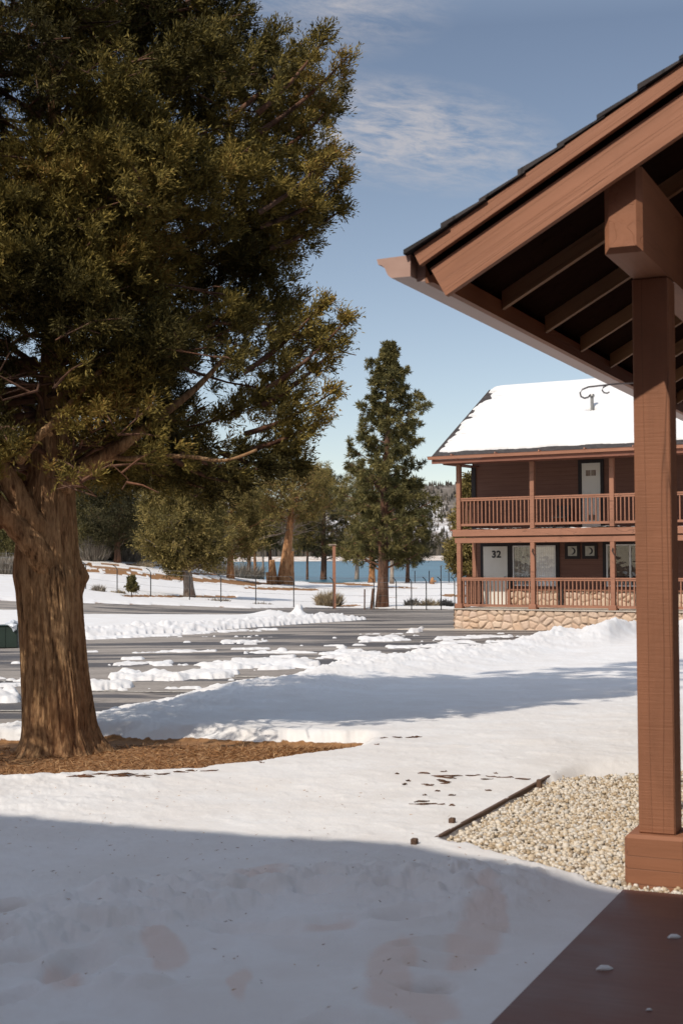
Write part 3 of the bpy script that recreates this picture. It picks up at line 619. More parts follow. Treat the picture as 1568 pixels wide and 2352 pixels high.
def tree(name, label, base, H, prof, z0, r0, limbs, seed, leafmat, barkmat, size=0.5, ntw=7, nbl=6, blen=0.14, bw=0.05, lean=(0, 0), up=0.25, sub=6, per=4, spread=0.9,
         rad_fn=None, top=0.0, group=None, cat='tree', tuft=False, bare=0, droop=0.0, hfrac=1.0, irreg=0.4):
    rng = np.random.default_rng(seed); r_ = random.Random(seed)
    root = empty(name, base, 0, label, cat, group)
    mb = MB(); nseg = 12
    path = lambda z: Vector((lean[0]*z/H + 0.02*H*0.12*math.sin(z*0.7+seed), lean[1]*z/H + 0.02*H*0.12*math.cos(z*0.55+seed), z))
    pts = [path(H*i/nseg) for i in range(nseg+1)]; rad = [max(0.012, r0*(1-i/nseg)**0.8*(1.25 if i == 0 else 1)) for i in range(nseg+1)]
    pts[0] = path(0) + Vector((0, 0, -0.15))
    mb.tube(pts, rad, 10)
    Cs, Ds, Ss = [], [], []
    az = r_.uniform(0, 6)
    for i in range(limbs):
        f = (i+0.5)/limbs; z = z0 + (H*0.985-z0)*f**hfrac
        az += 2.399 + r_.uniform(-.4, .4)
        R = np.interp((z-z0)/(H-z0), [p[0] for p in prof], [p[1] for p in prof])*r_.uniform(0.78, 1.12)
        R *= 1 + irreg*(0.45*math.sin(z*1.9+az*2)+r_.uniform(-.6, .35)); R = max(R, 0.15); p0 = path(z); o = Vector((math.sin(az), math.cos(az), 0))
        pp = []; n_ = 6
        for k in range(n_+1):
            t = k/n_; pp.append(p0 + o*R*t + Vector((0, 0, R*(up*t + 0.12*t*t - droop*t*t))) + Vector((r_.uniform(-1, 1), r_.uniform(-1, 1), r_.uniform(-1, 1)))*0.03*R*t)
        rr = max(0.01, r0*0.22*(1-z/H)**0.6)
        mb.tube(pp, [rr*(1-0.85*k/n_) for k in range(n_+1)], 5, False)
        for s in range(sub):
            t = 0.22+0.78*(s+r_.random())/sub; b = pp[0].lerp(pp[-1], t); k = min(n_-1, int(t*n_)); b = pp[k].lerp(pp[k+1], t*n_-k)
            sa = r_.choice([-1, 1])*r_.uniform(0.5, 1.2); dr = Vector((math.sin(az+sa), math.cos(az+sa), r_.uniform(-0.25, 0.5)-droop)).normalized()
            ln = R*r_.uniform(0.18, 0.42)*(1.2-0.5*t)
            e = b + dr*ln; mb.tube([b, e], [rr*0.3+0.004, 0.004], 4, False)
            for c in range(per):
                tt = (c+1)/per; q_ = b.lerp(e, tt) + Vector((r_.gauss(0, 1), r_.gauss(0, 1), r_.gauss(0, 1)))*size*0.22
                Cs.append(q_); Ds.append((dr*0.7 + o*0.3)); Ss.append(size*r_.uniform(0.7, 1.2)*(0.6+0.4*min(1, R/1.5)))
        Cs.append(pp[-1]); Ds.append(o); Ss.append(size*0.9*(0.6+0.4*min(1, R/1.5)))
    for k in range(4): Cs.append(path(H*(0.93+0.02*k))); Ds.append(Vector((0, 0, 1))); Ss.append(size*0.32)
    mb.build('trunk', M[barkmat], root, True)
    C_ = np.array([list(c) for c in Cs]); D_ = unit(np.array([list(c) for c in Ds])); S_ = np.array(Ss)
    if tuft:
        n = len(C_); tw = unit(rng.normal(size=(n, ntw*nbl, 3)) + D_[:, None, :]*0.55 + np.array([0, 0, .35]))
        P = np.repeat(C_[:, None, :], ntw*nbl, 1) + D_[:, None, :]*(rng.random((n, ntw*nbl, 1))*0.35*S_[:, None, None]); 
        L = S_[:, None]*0.55*rng.uniform(.6, 1.2, (n, ntw*nbl)); W = np.full(L.shape, bw); tn = np.clip(rng.random(n)[:, None]*0.6+0.4*rng.random(L.shape), 0, 1)
        blades_mesh('crown', P.reshape(-1, 3), tw.reshape(-1, 3), L.ravel(), W.ravel(), tn.ravel(), M[leafmat], root, rng)
    else:
        P, Dr, L, W, t = clump_sprays(C_, D_, S_, ntw, nbl, blen, bw, rng, spread)
        blades_mesh('crown', P, Dr, L, W, t, M[leafmat], root, rng)
    if bare:
        bare = int(bare*1.6)
        mb = MB()
        for i in range(bare):
            z = r_.uniform(z0*0.8, H*0.7); a = r_.uniform(0, 6.28); R = r_.uniform(0.3, 0.8)*max(p[1] for p in prof); p = path(z); o = Vector((math.sin(a), math.cos(a), r_.uniform(-.3, .5)))
            pp = [p]
            for k in range(5): o = (o + Vector((r_.uniform(-.4, .4), r_.uniform(-.4, .4), r_.uniform(-.3, .4)))).normalized(); pp.append(pp[-1]+o*R/5*1.2)
            mb.tube(pp, [0.05*(1-.15*k) for k in range(6)], 4)
        mb.build('bare_branches', M['grey_bark'], root)
    return root

#BIGTREE
# ------------------------------------------------------------------ the big juniper beside the lot
TB = hit(133, 1722); TBZ = float(Gh(*TB))
def big_tree():
    root = empty('juniper_tree', (TB[0], TB[1], TBZ), 0, 'huge old juniper with thick furrowed trunk standing in brown needles at the left', 'tree')
    k = F/TB[1]; r_ = random.Random(3); rng = np.random.default_rng(3)
    zz = lambda py: (1722-py)/k; xx = lambda px: (px-133)/k
    # trunk: left and right outline, radial furrows
    prof = [(1735, 22, 250), (1722, 33, 238), (1700, 41, 226), (1670, 44, 215), (1600, 44, 208), (1500, 44, 198), (1420, 40, 192), (1360, 34, 188), (1325, 27, 190), (1300, 28, 184), (1260, 32, 180), (1200, 38, 176), (1140, 50, 172), (1090, 62, 168),
            (1020, 74, 160), (900, 88, 154), (700, 100, 148), (400, 108, 142), (0, 112, 140)]
    zs = np.array([zz(p[0]) for p in prof]); lf = np.array([xx(p[1]) for p in prof]); rt = np.array([xx(p[2]) for p in prof])
    nh, na = 420, 260; hz = np.linspace(zs[0], zs[-1], nh); A = np.linspace(0, 2*np.pi, na, endpoint=False)
    cx = np.interp(hz, zs, (lf+rt)/2); rr = np.interp(hz, zs, (rt-lf)/2)
    HZ_, AA = np.meshgrid(hz, A, indexing='ij')
    flare = np.clip(1-HZ_/0.9, 0, 1)**2
    tw = HZ_*0.10
    nn = fbm(np.cos(AA+tw)*3.2+7, np.sin(AA+tw)*3.2+HZ_*0.5, 51, 4)
    fur = -np.abs(fbm(np.cos(AA+tw)*9+11, np.sin(AA+tw)*9+HZ_*0.9, 52, 3, 0.6))
    fur2 = -np.abs(fbm(np.cos(AA+tw)*21+11, np.sin(AA+tw)*21+HZ_*2.2, 53, 3, 0.6))
    Rr = rr[:, None]*(1 + 0.06*nn + 0.13*fur + 0.05*fur2 + 0.04*np.sin(AA*5+HZ_*0.4)*(0.4+flare*2) + 0.10*flare*np.sin(AA*3+1.0))
    knot = np.exp(-((HZ_-zz(1325))/0.12)**2 - ((AA-0.1)/0.35)**2)*0.06
    Rr = Rr + knot
    Vx = cx[:, None] + Rr*np.cos(AA); Vy = Rr*0.9*np.sin(AA); 
    V = np.stack([Vx, Vy, HZ_], -1).reshape(-1, 3); idx = np.arange(nh*na).reshape(nh, na); nxt = np.roll(idx, -1, 1)
    q = np.stack([idx[:-1], nxt[:-1], nxt[1:], idx[1:]], -1).reshape(-1, 4)
    link_mesh('trunk', np_mesh('trunk', V, q, 4), M['juniper_bark'], root, True)
    # thick secondary stems leaving to the left in front of the trunk
    mb = MB()
    def stem(pts, r0, r1, n=14):
        P = [Vector((xx(px), dy, zz(py))) for px, py, dy in pts]; out = []; rad = []
        m_ = (len(P)-1)*8
        for i in range(m_+1):
            t = i/m_*(len(P)-1); a = min(int(t), len(P)-2); f = t-a
            p0 = P[max(a-1, 0)]; p1 = P[a]; p2 = P[a+1]; p3 = P[min(a+2, len(P)-1)]
            out.append(0.5*((2*p1) + (p2-p0)*f + (2*p0-5*p1+4*p2-p3)*f*f + (3*p1-p0-3*p2+p3)*f**3)); rad.append((r0+(r1-r0)*i/m_)*(1+0.04*math.sin(i*1.3)+0.03*math.sin(i*2.9)))
        mb.tube(out, rad, n); return out
    b_ = []
    b_.append(stem([(118, 1330, -.12), (100, 1270, -.26), (60, 1215, -.34), (15, 1165, -.4), (-60, 1090, -.45), (-180, 950, -.6), (-300, 760, -.8)], .13, .07))
    b_.append(stem([(110, 1240, -.14), (80, 1190, -.27), (45, 1120, -.32), (5, 1060, -.36), (-60, 960, -.4), (-140, 780, -.4), (-220, 520, -.4)], .12, .06))
    b_.append(stem([(150, 1120, -.1), (205, 1080, -.2), (262, 1050, -.25), (310, 1015, -.25), (380, 960, -.2), (460, 880, .1), (540, 780, .3)], .095, .015))
    b_.append(stem([(262, 1052, -.25), (300, 1062, -.3), (370, 1058, -.4), (450, 1062, -.5), (530, 1072, -.6), (600, 1050, -.65)], .028, .012, 8))
    b_.append(stem([(60, 1065, -.3), (110, 1020, -.5), (160, 980, -.6), (210, 930, -.7), (280, 860, -.8)], .05, .02, 10))
    mb.build('limb', M['juniper_bark'], root, True)
    # crown
    FLD = lambda x, y, z: fbm(x*1.5+3, z*1.5+y*1.1, 91, 3)*.6+fbm(y*1.7, z*1.7-x, 92, 3)*.6
    Cs, Ds, Ss = [], [], []; mb = MB()
    Rz = np.array([(1110, 480), (1090, 640), (1050, 725), (1010, 745), (950, 752), (900, 772), (820, 792), (740, 800), (700, 748), (650, 712), (580, 682), (500, 725), (440, 808), (400, 800), (340, 748), (260, 792), (200, 805), (130, 815), (95, 715), (60, 672), (0, 600),
                   (-300, 590), (-800, 560), (-1400, 440), (-2000, 250), (-2300, 140)], float)[::-1]
    def Rat(z):     # crown radius towards the right at height z
        py = 1722-z*k; return max(0.1, (np.interp(py, Rz[:, 0], Rz[:, 1])-120)/k)
    z = zz(1130); az = 0.0; i = 0
    Htop = zz(-2250)
    while z < Htop:
        vis = z < zz(-60)
        z += r_.uniform(0.030, 0.055) if vis else r_.uniform(0.28, 0.40)
        az += 2.399+r_.uniform(-.3, .3); i += 1
        o = Vector((math.sin(az), math.cos(az), 0)); lowz = z < zz(1070)
        rise = r_.uniform(0.05, 0.45)*(0.6 if lowz else 1)
        right = max(0, o.x)
        zt = z + rise*2.4
        R = Rat(zt)*(r_.uniform(0.86, 1.0) if right > 0.75 else r_.uniform(0.75, 1.0))*(1.0 if right > 0.3 else 0.9)
        R *= 1 - 0.42*max(0, -o.y*0.8+o.x*0.6-0.35)/0.65 if o.y < 0.1 else 1.0
        base = Vector((xx(120)+o.x*0.1, o.y*0.1, z if not lowz else max(z, zz(1085))))
        droop = 0.25 if lowz else 0.06
        n_ = 8; pp = [base + o*R*(t/n_) + Vector((0, 0, R*(rise*(t/n_) - droop*(t/n_)**2 + 0.06*math.sin(t*1.1+i)))) + Vector((r_.gauss(0, 1), r_.gauss(0, 1), r_.gauss(0, .6)))*0.035*t/2 for t in range(n_+1)]
        mb.tube(pp, [max(.005, (r_.uniform(.016, .034) if vis else 0.05)*(1-0.85*t/n_)) for t in range(n_+1)], 5, False)
        ns = 9 if vis else 4
        for s in range(ns):
            t = 0.16+0.84*(s+r_.random())/ns; kk = min(n_-1, int(t*n_)); b = pp[kk].lerp(pp[kk+1], t*n_-kk)
            sa = r_.choice([-1, 1])*r_.uniform(0.35, 1.25); dr = Vector((math.sin(az+sa), math.cos(az+sa), r_.uniform(-0.35, 0.75))).normalized()
            ln = r_.uniform(0.28, 0.72)*(1.25-0.6*t); e = b+dr*ln
            lim = Rat(max(e.z, zz(1100)))*1.02
            hxy = math.hypot(e.x-xx(120), e.y)
            if e.x > xx(120)+0.4 and hxy > lim: e = b + dr*ln*0.35
            if FLD(np.array([e.x]), np.array([e.y]), np.array([e.z]))[0] > -.2: mb.tube([b, b.lerp(e, .5)+Vector((0, 0, .02)), e], [.012, .008, .004], 4, False)
            pc = 5 if vis else 2
            for c in range(pc):
                tt = (c+0.6)/pc; q_ = b.lerp(e, tt) + Vector((r_.gauss(0, 1), r_.gauss(0, 1), r_.gauss(0, 1)))*0.06
                if q_.z < zz(1125): continue
                Cs.append(q_); Ds.append(dr*0.8+o*0.3); Ss.append(r_.uniform(0.13, 0.23) if vis else 0.34)
        Cs.append(pp[-1]); Ds.append(o); Ss.append(0.22 if vis else .45)
    n_reg = len(Cs)
    # boughs that stick out of the outline on the right
    for px, py, dy, px0, py0 in [(812, 118, 0, 600, 300), (790, 190, .3, 620, 340), (760, 100, -.3, 600, 280), (803, 415, 0, 600, 520), (808, 455, .2, 620, 560), (770, 360, -.2, 600, 500), (798, 740, 0, 610, 900), (780, 790, .2, 600, 930), (745, 700, 0, 560, 860),
                                 (770, 900, .1, 560, 1000), (752, 960, 0, 560, 1040), (790, 340, 0.1, 640, 460), (700, 90, 0, 540, 260), (655, 30, .2, 520, 200), (620, 1085, -.2, 420, 1050), (560, 1115, 0, 400, 1060), (480, 1125, .3, 350, 1060), (400, 1100, .1, 300, 1050), (690, 1080, .1, 500, 1040), (260, 1070, .6, 200, 1040), (210, 1075, .9, 170, 1030)]:
        p0 = Vector((xx(px0), dy, zz(py0))); p1 = Vector((xx(px), dy, zz(py))); d = (p1-p0); pp = [p0.lerp(p1, t/6)+Vector((0, 0, -0.05*math.sin(t/6*3.14))) for t in range(7)]
        mb.tube(pp, [.03*(1-.8*t/6) for t in range(7)], 5, False)
        for s in range(26):
            t = 0.15+0.85*r_.random(); q_ = p0.lerp(p1, t) + Vector((r_.gauss(0, 1), r_.gauss(0, 1.3), r_.gauss(0, 1)))*0.17*(1.15-t)
            Cs.append(q_); Ds.append(d.normalized()); Ss.append(r_.uniform(0.12, 0.2))
    for j in range(19):  # unseen low boughs added at the left front to dapple the trunk with shade
        a_ = math.radians(r_.uniform(-158, -118)); zb = r_.uniform(zz(1330), zz(900)); o = Vector((math.sin(a_), math.cos(a_), 0)); p0 = Vector((xx(80), 0, zb+.5)); L_ = r_.uniform(2.0, 3.1)
        pp = [p0+o*L_*t/6+Vector((0, 0, -.45*(t/6))) for t in range(7)]; mb.tube(pp, [.035*(1-.8*t/6) for t in range(7)], 5, False)
        for s in range(34):
            t = 0.42+0.58*r_.random(); kk = min(5, int(t*6)); q_ = pp[kk].lerp(pp[kk+1], t*6-kk)+Vector((r_.gauss(0, 1), r_.gauss(0, 1), r_.gauss(0, .6)))*.2
            if q_.x > xx(-200): continue
            Cs.append(q_); Ds.append(o); Ss.append(r_.uniform(.14, .24))
    n_bough = len(Cs)
    n_ = 60000; zf = rng.uniform(zz(1120), zz(-80), n_); af = rng.uniform(0, 2*np.pi, n_); rf_ = np.sqrt(rng.uniform(.10, 1.0, n_))
    ox, oy = np.sin(af), np.cos(af); Rm = np.array([Rat(q) for q in zf]); Rm = Rm*np.where(oy < 0.1, 1-0.42*np.maximum(0, -oy*.8+ox*.6-.35)/.65, 1)
    xf, yf = xx(120)+ox*rf_*Rm*.97, oy*rf_*Rm*.97
    fld = FLD(xf, yf, zf)
    kf = (fld > 0.10) & (rng.random(n_) < np.clip(.14+rf_*.24, 0, 1)) & ~((zf < zz(1060)) & (rf_ < .45) & (ox > -.2)) & ((xf > xx(-120)) | (rng.random(n_) < .45))
    xf, yf, zf, ox, oy = xf[kf], yf[kf], zf[kf], ox[kf], oy[kf]; print('filler', kf.sum())
    for a_, b_2, c_, d1, d2 in zip(xf, yf, zf, ox, oy): Cs.append(Vector((a_, b_2, c_))); Ds.append(Vector((d1*.6, d2*.6, .55))); Ss.append(r_.uniform(.12, .22))
    mb.build('branches', M['pine_bark'], root, True)
    C_ = np.array([list(c) for c in Cs]); D_ = unit(np.array([list(c) for c in Ds])); S_ = np.array(Ss)
    fl_ = FLD(C_[:, 0], C_[:, 1], C_[:, 2]); ar_ = np.arange(len(S_)); kk_ = (fl_ > -0.17) | ((ar_ >= n_reg) & (ar_ < n_bough)) | ((C_[:, 0] < xx(200)) & (fl_ > -.45) & (C_[:, 2] > zz(700))); C_, D_, S_ = C_[kk_], D_[kk_], S_[kk_]
    big = S_ > 0.3
    tn = np.clip(fbm(C_[:, 0]*1.6+C_[:, 1], C_[:, 2]*1.6, 61, 3)*1.1+0.5, 0, 1)
    a = clump_sprays(C_[~big], D_[~big], S_[~big], 10, 10, 0.062, 0.0115, rng, 0.62, tn[~big])
    b = clump_sprays(C_[big], D_[big], S_[big], 10, 7, 0.16, 0.06, rng, 0.9, tn[big])
    P, Dr, L, W, t = [np.concatenate([u, v]) for u, v in zip(a, b)]
    keep = ~((P[:, 0] < xx(-420)) & (P[:, 2] < zz(-100)) & (rng.random(len(P)) < 0.5))
    print('big tree clumps', len(C_), 'blades', keep.sum())
    blades_mesh('crown', P[keep], Dr[keep], L[keep], W[keep], t[keep], M['juniper_leaf'], root, rng)
big_tree()
#MIDTREES
# ------------------------------------------------------------------ trees round the lake: each at its own depth
def bp(px, py): 
    x, y = hit(px, py); return (x, y, float(Gh(x, y)))
JP = [(0, 0.75), (0.15, 1.0), (0.45, 0.95), (0.75, 0.7), (1, 0.15)]
def scaled(R, P=JP): return [(a, b*R) for a, b in P]
def T(name, label, px, py, toppx, top, z0py, Rpx, seed, leafm, barkm, rpx, Y=None, **kw):
    b = bp(px, py) if Y is None else pt(px, Y); Yd = b[1]; m = Yd/F
    if Y is not None: by = 1280 + (HC-b[2])/m
    else: by = py
    H = (by-top)*m
    d = dict(size=0.85*max(0.6, min(1, Rpx*m/3)), ntw=7, nbl=6, blen=0.27, bw=0.07, sub=6, per=3, limbs=int(26))
    d.update(kw)
    if not d.get('tuft'): d['limbs'] = int(d['limbs']*1.8); d['nbl'] = 7
    if isinstance(Rpx, (int, float)): prof = scaled(Rpx*m)
    limbs = d.pop('limbs')
    return tree(name, label, b, H, d.pop('prof', None) or prof, max(0.3, (by-z0py)*m), rpx*m, limbs, seed, leafm, barkm, lean=((toppx-px)*m, 0), **d)
g1 = 'trees along the lake shore'
T('pine_tree', 'tall full pine with leaning dark trunk beside the wire fence, taller than the motel', 876, 1397, 899, 782, 1318, 95, 101, 'pine_needle', 'pine_bark', 14,
  prof=[(0, 2.3), (0.1, 3.1), (0.3, 2.9), (0.45, 2.4), (0.6, 2.2), (0.75, 1.3), (0.88, .75), (0.95, .35), (1, 0.08)], limbs=80, size=0.7, tuft=True, ntw=6, nbl=8, bw=0.055, up=0.35, sub=8, per=2, group=g1, irreg=0.55)
T('juniper_tree', 'olive green juniper with short pale trunk behind the wire fence posts, near the big trunk', 435, 1373, 410, 1090, 1318, 92, 102, 'far_juniper_leaf', 'grey_bark', 13, limbs=46, sub=8, bare=10, group=g1)
T('juniper_tree', 'bushy olive juniper with bare red trunk right of the short pale trunked one', 529, 1331, 532, 1100, 1286, 76, 103, 'far_juniper_leaf', 'red_bark', 9, limbs=40, sub=7, bare=12, group=g1)
T('juniper_tree', 'spreading old juniper on a massive split orange trunk with grey dead limbs', 655, 1345, 676, 1075, 1205, 118, 104, 'far_juniper_leaf', 'red_bark', 13, limbs=34, sub=8, bare=26, group=g1)
T('juniper_tree', 'dark juniper with black trunk standing by the bare soil at the lake edge', 743, 1325, 745, 1062, 1270, 70, 105, 'dark_leaf', 'pine_bark', 8, limbs=40, sub=7, bare=8, group=g1)
T('pine_tree', 'slim pine with pale trunk left of the tall leaning pine', 819, 1337, 822, 1055, 1285, 60, 106, 'far_juniper_leaf', 'grey_bark', 5.5, limbs=34, group=g1)
T('pine_tree', 'pine with thick brown trunk directly left of the tall leaning pine', 853, 1341, 858, 1085, 1285, 64, 107, 'far_green_leaf', 'red_bark', 8, limbs=34, group=g1)
T('pine_tree', 'pale trunked pine just right of the tall leaning pine trunk', 899, 1343, 905, 1110, 1272, 40, 108, 'far_green_leaf', 'grey_bark', 5, limbs=26, group=g1)
T('pine_tree', 'dark pine with thin reddish trunk nearest the lake view left of the motel', 935, 1341, 945, 1105, 1305, 64, 109, 'dark_leaf', 'pine_bark', 5, limbs=34, droop=0.1, group=g1)
T('pine_tree', 'young pine seen through the end of the motel porch', 1073, 1372, 1082, 1098, 1328, 30, 110, 'far_juniper_leaf', 'red_bark', 5, Y=86, prof=[(0, 1.0), (.3, 1.0), (.6, .6), (1, .1)], limbs=30, size=0.6, blen=0.2, bw=.06, group=g1)
T('cedar_tree', 'tall dark cedar behind the snowy rise right of the big trunk', 271, 1288, 262, 1000, 1250, 80, 111, 'dark_leaf', 'pine_bark', 8, Y=150, limbs=46, sub=7, size=1.5, bare=14, group=g1)
T('cedar_tree', 'dark bushy cedar hugging the right edge of the big trunk', 206, 1290, 200, 1040, 1275, 66, 112, 'far_green_leaf', 'pine_bark', 6, Y=152, limbs=40, size=1.5, bare=14, group=g1)
T('cedar_tree', 'low dark cedar between the tall dark cedar and the pale trunked juniper', 318, 1292, 318, 1165, 1280, 52, 113, 'dark_leaf', 'pine_bark', 5, Y=156, limbs=34, size=1.4, group=g1)
T('cedar_tree', 'green cedar at the left edge behind the big trunk', 15, 1290, 10, 1130, 1285, 70, 114, 'far_green_leaf', 'pine_bark', 6, Y=140, limbs=36, size=1.4, group=g1)
for k, (px, lab, rp, mt) in enumerate([(571, 'dark slim trunk, leftmost of the bare trunks in the grove', 5, 'pine_bark'), (586, 'thin orange trunk beside the dark slim one in the grove', 4, 'red_bark'), (603, 'pale grey straight trunk in the grove left of the split orange trunk', 3, 'grey_bark'),
                                       (622, 'black leaning trunk directly left of the split orange trunk', 6, 'pine_bark'), (705, 'thin dark trunk standing right of the split orange trunk', 3.5, 'pine_bark')]):
    T('juniper_tree', 'tree with ' + lab, px, 1321-k*1.5, px+(-1)**k*4, 1110+k*7, 1246, 44, 130+k, ['far_juniper_leaf', 'far_green_leaf'][k % 2], mt, rp, limbs=22, group=g1)
# massive split base of the old juniper
bx = bp(655, 1346); m_ = bx[1]/F; ob = [o for o in bpy.data.objects if o.get('label', '').startswith('spreading old')][0]
mb = MB(); r_ = random.Random(8)
for dx, w0, top, tw in [(-6, 17, 1180, 7), (-26, 12, 1290, 6), (10, 13, 1270, 5), (-34, 9, 1318, 7), (4, 20, 1318, 12)]:
    pts = [Vector(((dx + (i/6)*(22 if dx == -6 else -4 if dx < -20 else 6))*m_, -0.3-0.1*abs(dx)*.1, (1350-(1350+(top-1350)*i/6))*m_)) for i in range(7)]
    mb.tube(pts, [(w0+(tw-w0)*(i/6)**.7)*m_ for i in range(7)], 9)
mb.build('trunk_base', M['red_bark'], ob, True)

def clump(name, label, px, py, wpx, hpx, n, mat, seed, group=None, cat='shrub', Y=None, bw=0.03, up=1.4, base_r=0.5):
    b = bp(px, py) if Y is None else pt(px, Y); m = b[1]/F; R = wpx*m/2; H = hpx*m; rng = np.random.default_rng(seed)
    root = empty(name, b, 0, label, cat, group)
    a = rng.uniform(0, 2*np.pi, n); r = R*base_r*np.sqrt(rng.random(n)); P = np.stack([r*np.cos(a), r*np.sin(a)*0.6, np.zeros(n)-0.05], -1)
    P[:, 2] += H*0.35*rng.random(n)*(rng.random(n) < 0.5)
    d = unit(np.stack([np.cos(a)*r/R*1.6*R/H*0.8, np.sin(a)*r/R*R/H, np.full(n, up)], -1) + rng.normal(size=(n, 3))*0.35); d[:, 2] = np.abs(d[:, 2])
    L = H*rng.uniform(.45, 1.0, n)*(1-0.35*(r/R)); blades_mesh('foliage', P, d, L, np.full(n, bw), rng.random(n), M[mat], root, rng)
    return root
clump('dry_grass_clump', 'dry tan grass clump round the foot of the brown lamp post', 755, 1393, 96, 38, 1500, 'dry_grass', 1, cat='grass clump', bw=0.05)
sg = 'shrubs near the wire fence'
for k, (px, py, wp, hp, lab, mt) in enumerate([(226, 1362, 34, 22, 'small pale seedling bush between the first two fence posts', 'sage'), (945, 1396, 36, 26, 'dark dry shrub just right of the pine trunk and fence', 'sage'), (985, 1396, 44, 24, 'dry brown shrub in the middle of the row by the motel', 'dry_grass'),
        (1022, 1394, 40, 22, 'low shrub nearest the motel corner post', 'sage'), (270, 1366, 40, 14, 'low tan weeds beside the second fence post', 'dry_grass'), (330, 1302, 60, 16, 'pale shrub on the snow rise below the cedars', 'dry_grass'), (395, 1322, 70, 16, 'tan brush left of the pale juniper trunk', 'dry_grass'),
        (215, 1290, 70, 60, 'grey leafless thicket under the cedar by the big trunk', 'sage'), (470, 1300, 110, 64, 'grey leafless thicket between pale and red juniper trunks', 'sage'), (385, 1296, 120, 60, 'grey brown thicket behind the crown of the pale trunked juniper', 'sage'), (555, 1302, 110, 50, 'low grey thicket among the bare grove trunks', 'sage'), (290, 1292, 90, 44, 'dark brush at the foot of the tall dark cedar', 'sage'), (12, 1322, 60, 50, 'snow dusted green bush left of the big trunk', 'sage'), (600, 1392, 60, 12, 'thin weeds below the fence in front of the split trunk', 'sage'), (500, 1384, 70, 14, 'thin weeds along the fence right of the pale juniper', 'sage')]):
    clump('shrub', lab, px, py, wp, hp, 500 if hp < 40 else 2200, mt, 40+k, sg, bw=0.05, base_r=0.8)
T('conifer_sapling', 'tiny dark conifer sapling beside the third fence post', 302, 1371, 302, 1325, 1368, 9, 151, 'far_green_leaf', 'pine_bark', 1.2, prof=[(0, .42), (.5, .26), (1, .05)], limbs=16, size=0.22, blen=0.12, bw=.05, sub=3, per=1, cat='sapling')
sb = bp(991, 1345)
mb = MB(); mb.tube([(0, 0, -.1), (0.05, 0, .5), (.1, 0, 1.0)], [.35, .3, .16], 8); mb.tube([(0.1, 0, .3), (.6, 0, .5)], [.16, .1], 6)
o = mb.build('tree_stump', M['red_bark'], smooth=True); o.location = pt(991, 200); tag(o, 'small dark broken stump at the lake edge left of the motel', 'stump')

#FENCE
# ------------------------------------------------------------------ wire fence with angled arms
posts = [(-60, 1346, 1.7), (40, 1350, 1.7), (120, 1352, 1.7), (197, 1354, 1.66), (269, 1363, 1.7), (346, 1372, 1.7), (435, 1379, 1.7), (507, 1386, 1.62), (587, 1389, 1.75), (674, 1388, 1.7), (765, 1393, 1.7), (858, 1397, 1.95), (909, 1398, 1.8), (944, 1397, 1.7), (978, 1396, 1.65), (1012, 1395, 1.65), (1043, 1394, 1.6), (1078, 1393, 1.6)]
fe = empty('wire_fence', pt(587, 91), 0, 'thin wire fence with angled barbed arms on dark posts along the road', 'fence')
fl = Vector(fe.location); tops = []
for i, (px, py, h) in enumerate(posts):
    Yd = np.interp(px, [-60, 197, 587, 858, 1078], [97, 95, 91, 88, 84]); b = Vector(pt(px, Yd))-fl; h = 1.7
    mb = MB(); sd = -1 if px < 700 else -0.8
    mb.tube([b+Vector((0, 0, -.2)), b+Vector((0, 0, h))], .036, 6); e = b+Vector((0.28*sd, -.1, h+0.28)); mb.tube([b+Vector((0, 0, h-0.02)), b+Vector((.08*sd, 0, h+.14)), e], .028, 5)
    mb.build('post', M['black_iron'], fe); tops.append((b, h, e))
mb = MB()
for (a, ha, ea), (b, hb, eb) in zip(tops[:-1], tops[1:]):
    for f in (0.03, 0.25, 0.5, 0.75, 0.98): mb.tube([a+Vector((0, 0, ha*f)), b+Vector((0, 0, hb*f))], .0065 if f not in (.98, .03) else .011, 3, False)
    mb.tube([ea, (ea+eb)/2-Vector((0, 0, .04)), eb], .007, 3, False)
mb.build('wire', M['grey_metal'], fe)
for px, h, Yd, lab in [(836, 1.25, 88, 'short thin steel stake left of the leaning fence post'), (851, 1.3, 88.5, 'thick leaning wooden post against the tall pine')]:
    mb = MB(); b = pt(px, Yd); mb.tube([(0, 0, -.2), (.02 if h < 1.3 else .16, 0, h)], .045 if h < 1.3 else .1, 7)
    o = mb.build('fence_stake', M['pine_bark']); o.location = b; tag(o, lab, 'post')
for k, px in enumerate([933, 952, 985, 1012, 1030]):
    mb = MB(); mb.tube([(0, 0, -.5), (0, 0, 2.6 if k in (3, 4) else 1.9)], .07, 6); o = mb.build('shore_post', M['pine_bark']); o.location = pt(px, 205+k)
    tag(o, ['thin dark post at the water, leftmost of the shore posts', 'thin dark post at the water, second shore post from the left', 'thin dark post behind the shore stump', 'thin dark tall post at the water between stump and motel', 'thin dark post at the water nearest the motel'][k], 'post', 'posts along the lake shore')
# lamp post
lp = pt(767, 90.5); lm = 90.5/F
root = empty('lamp_post', lp, 0, 'brown wooden lamp post with flat square head rising from dry grass', 'lamp post')
MB().box(-.10, .10, -.10, .10, -.2, (1395-1250)*lm).build('pole', M['motel_brown'], root)
hb = (1395-1250)*lm
mb = MB(); mb.box(-.36, .16, -.16, .16, hb, hb+.08, .02); mb.box(-.32, -.12, -.12, .12, hb-.05, hb-.001); mb.build('lamp_head', M['grey_bark'], root)

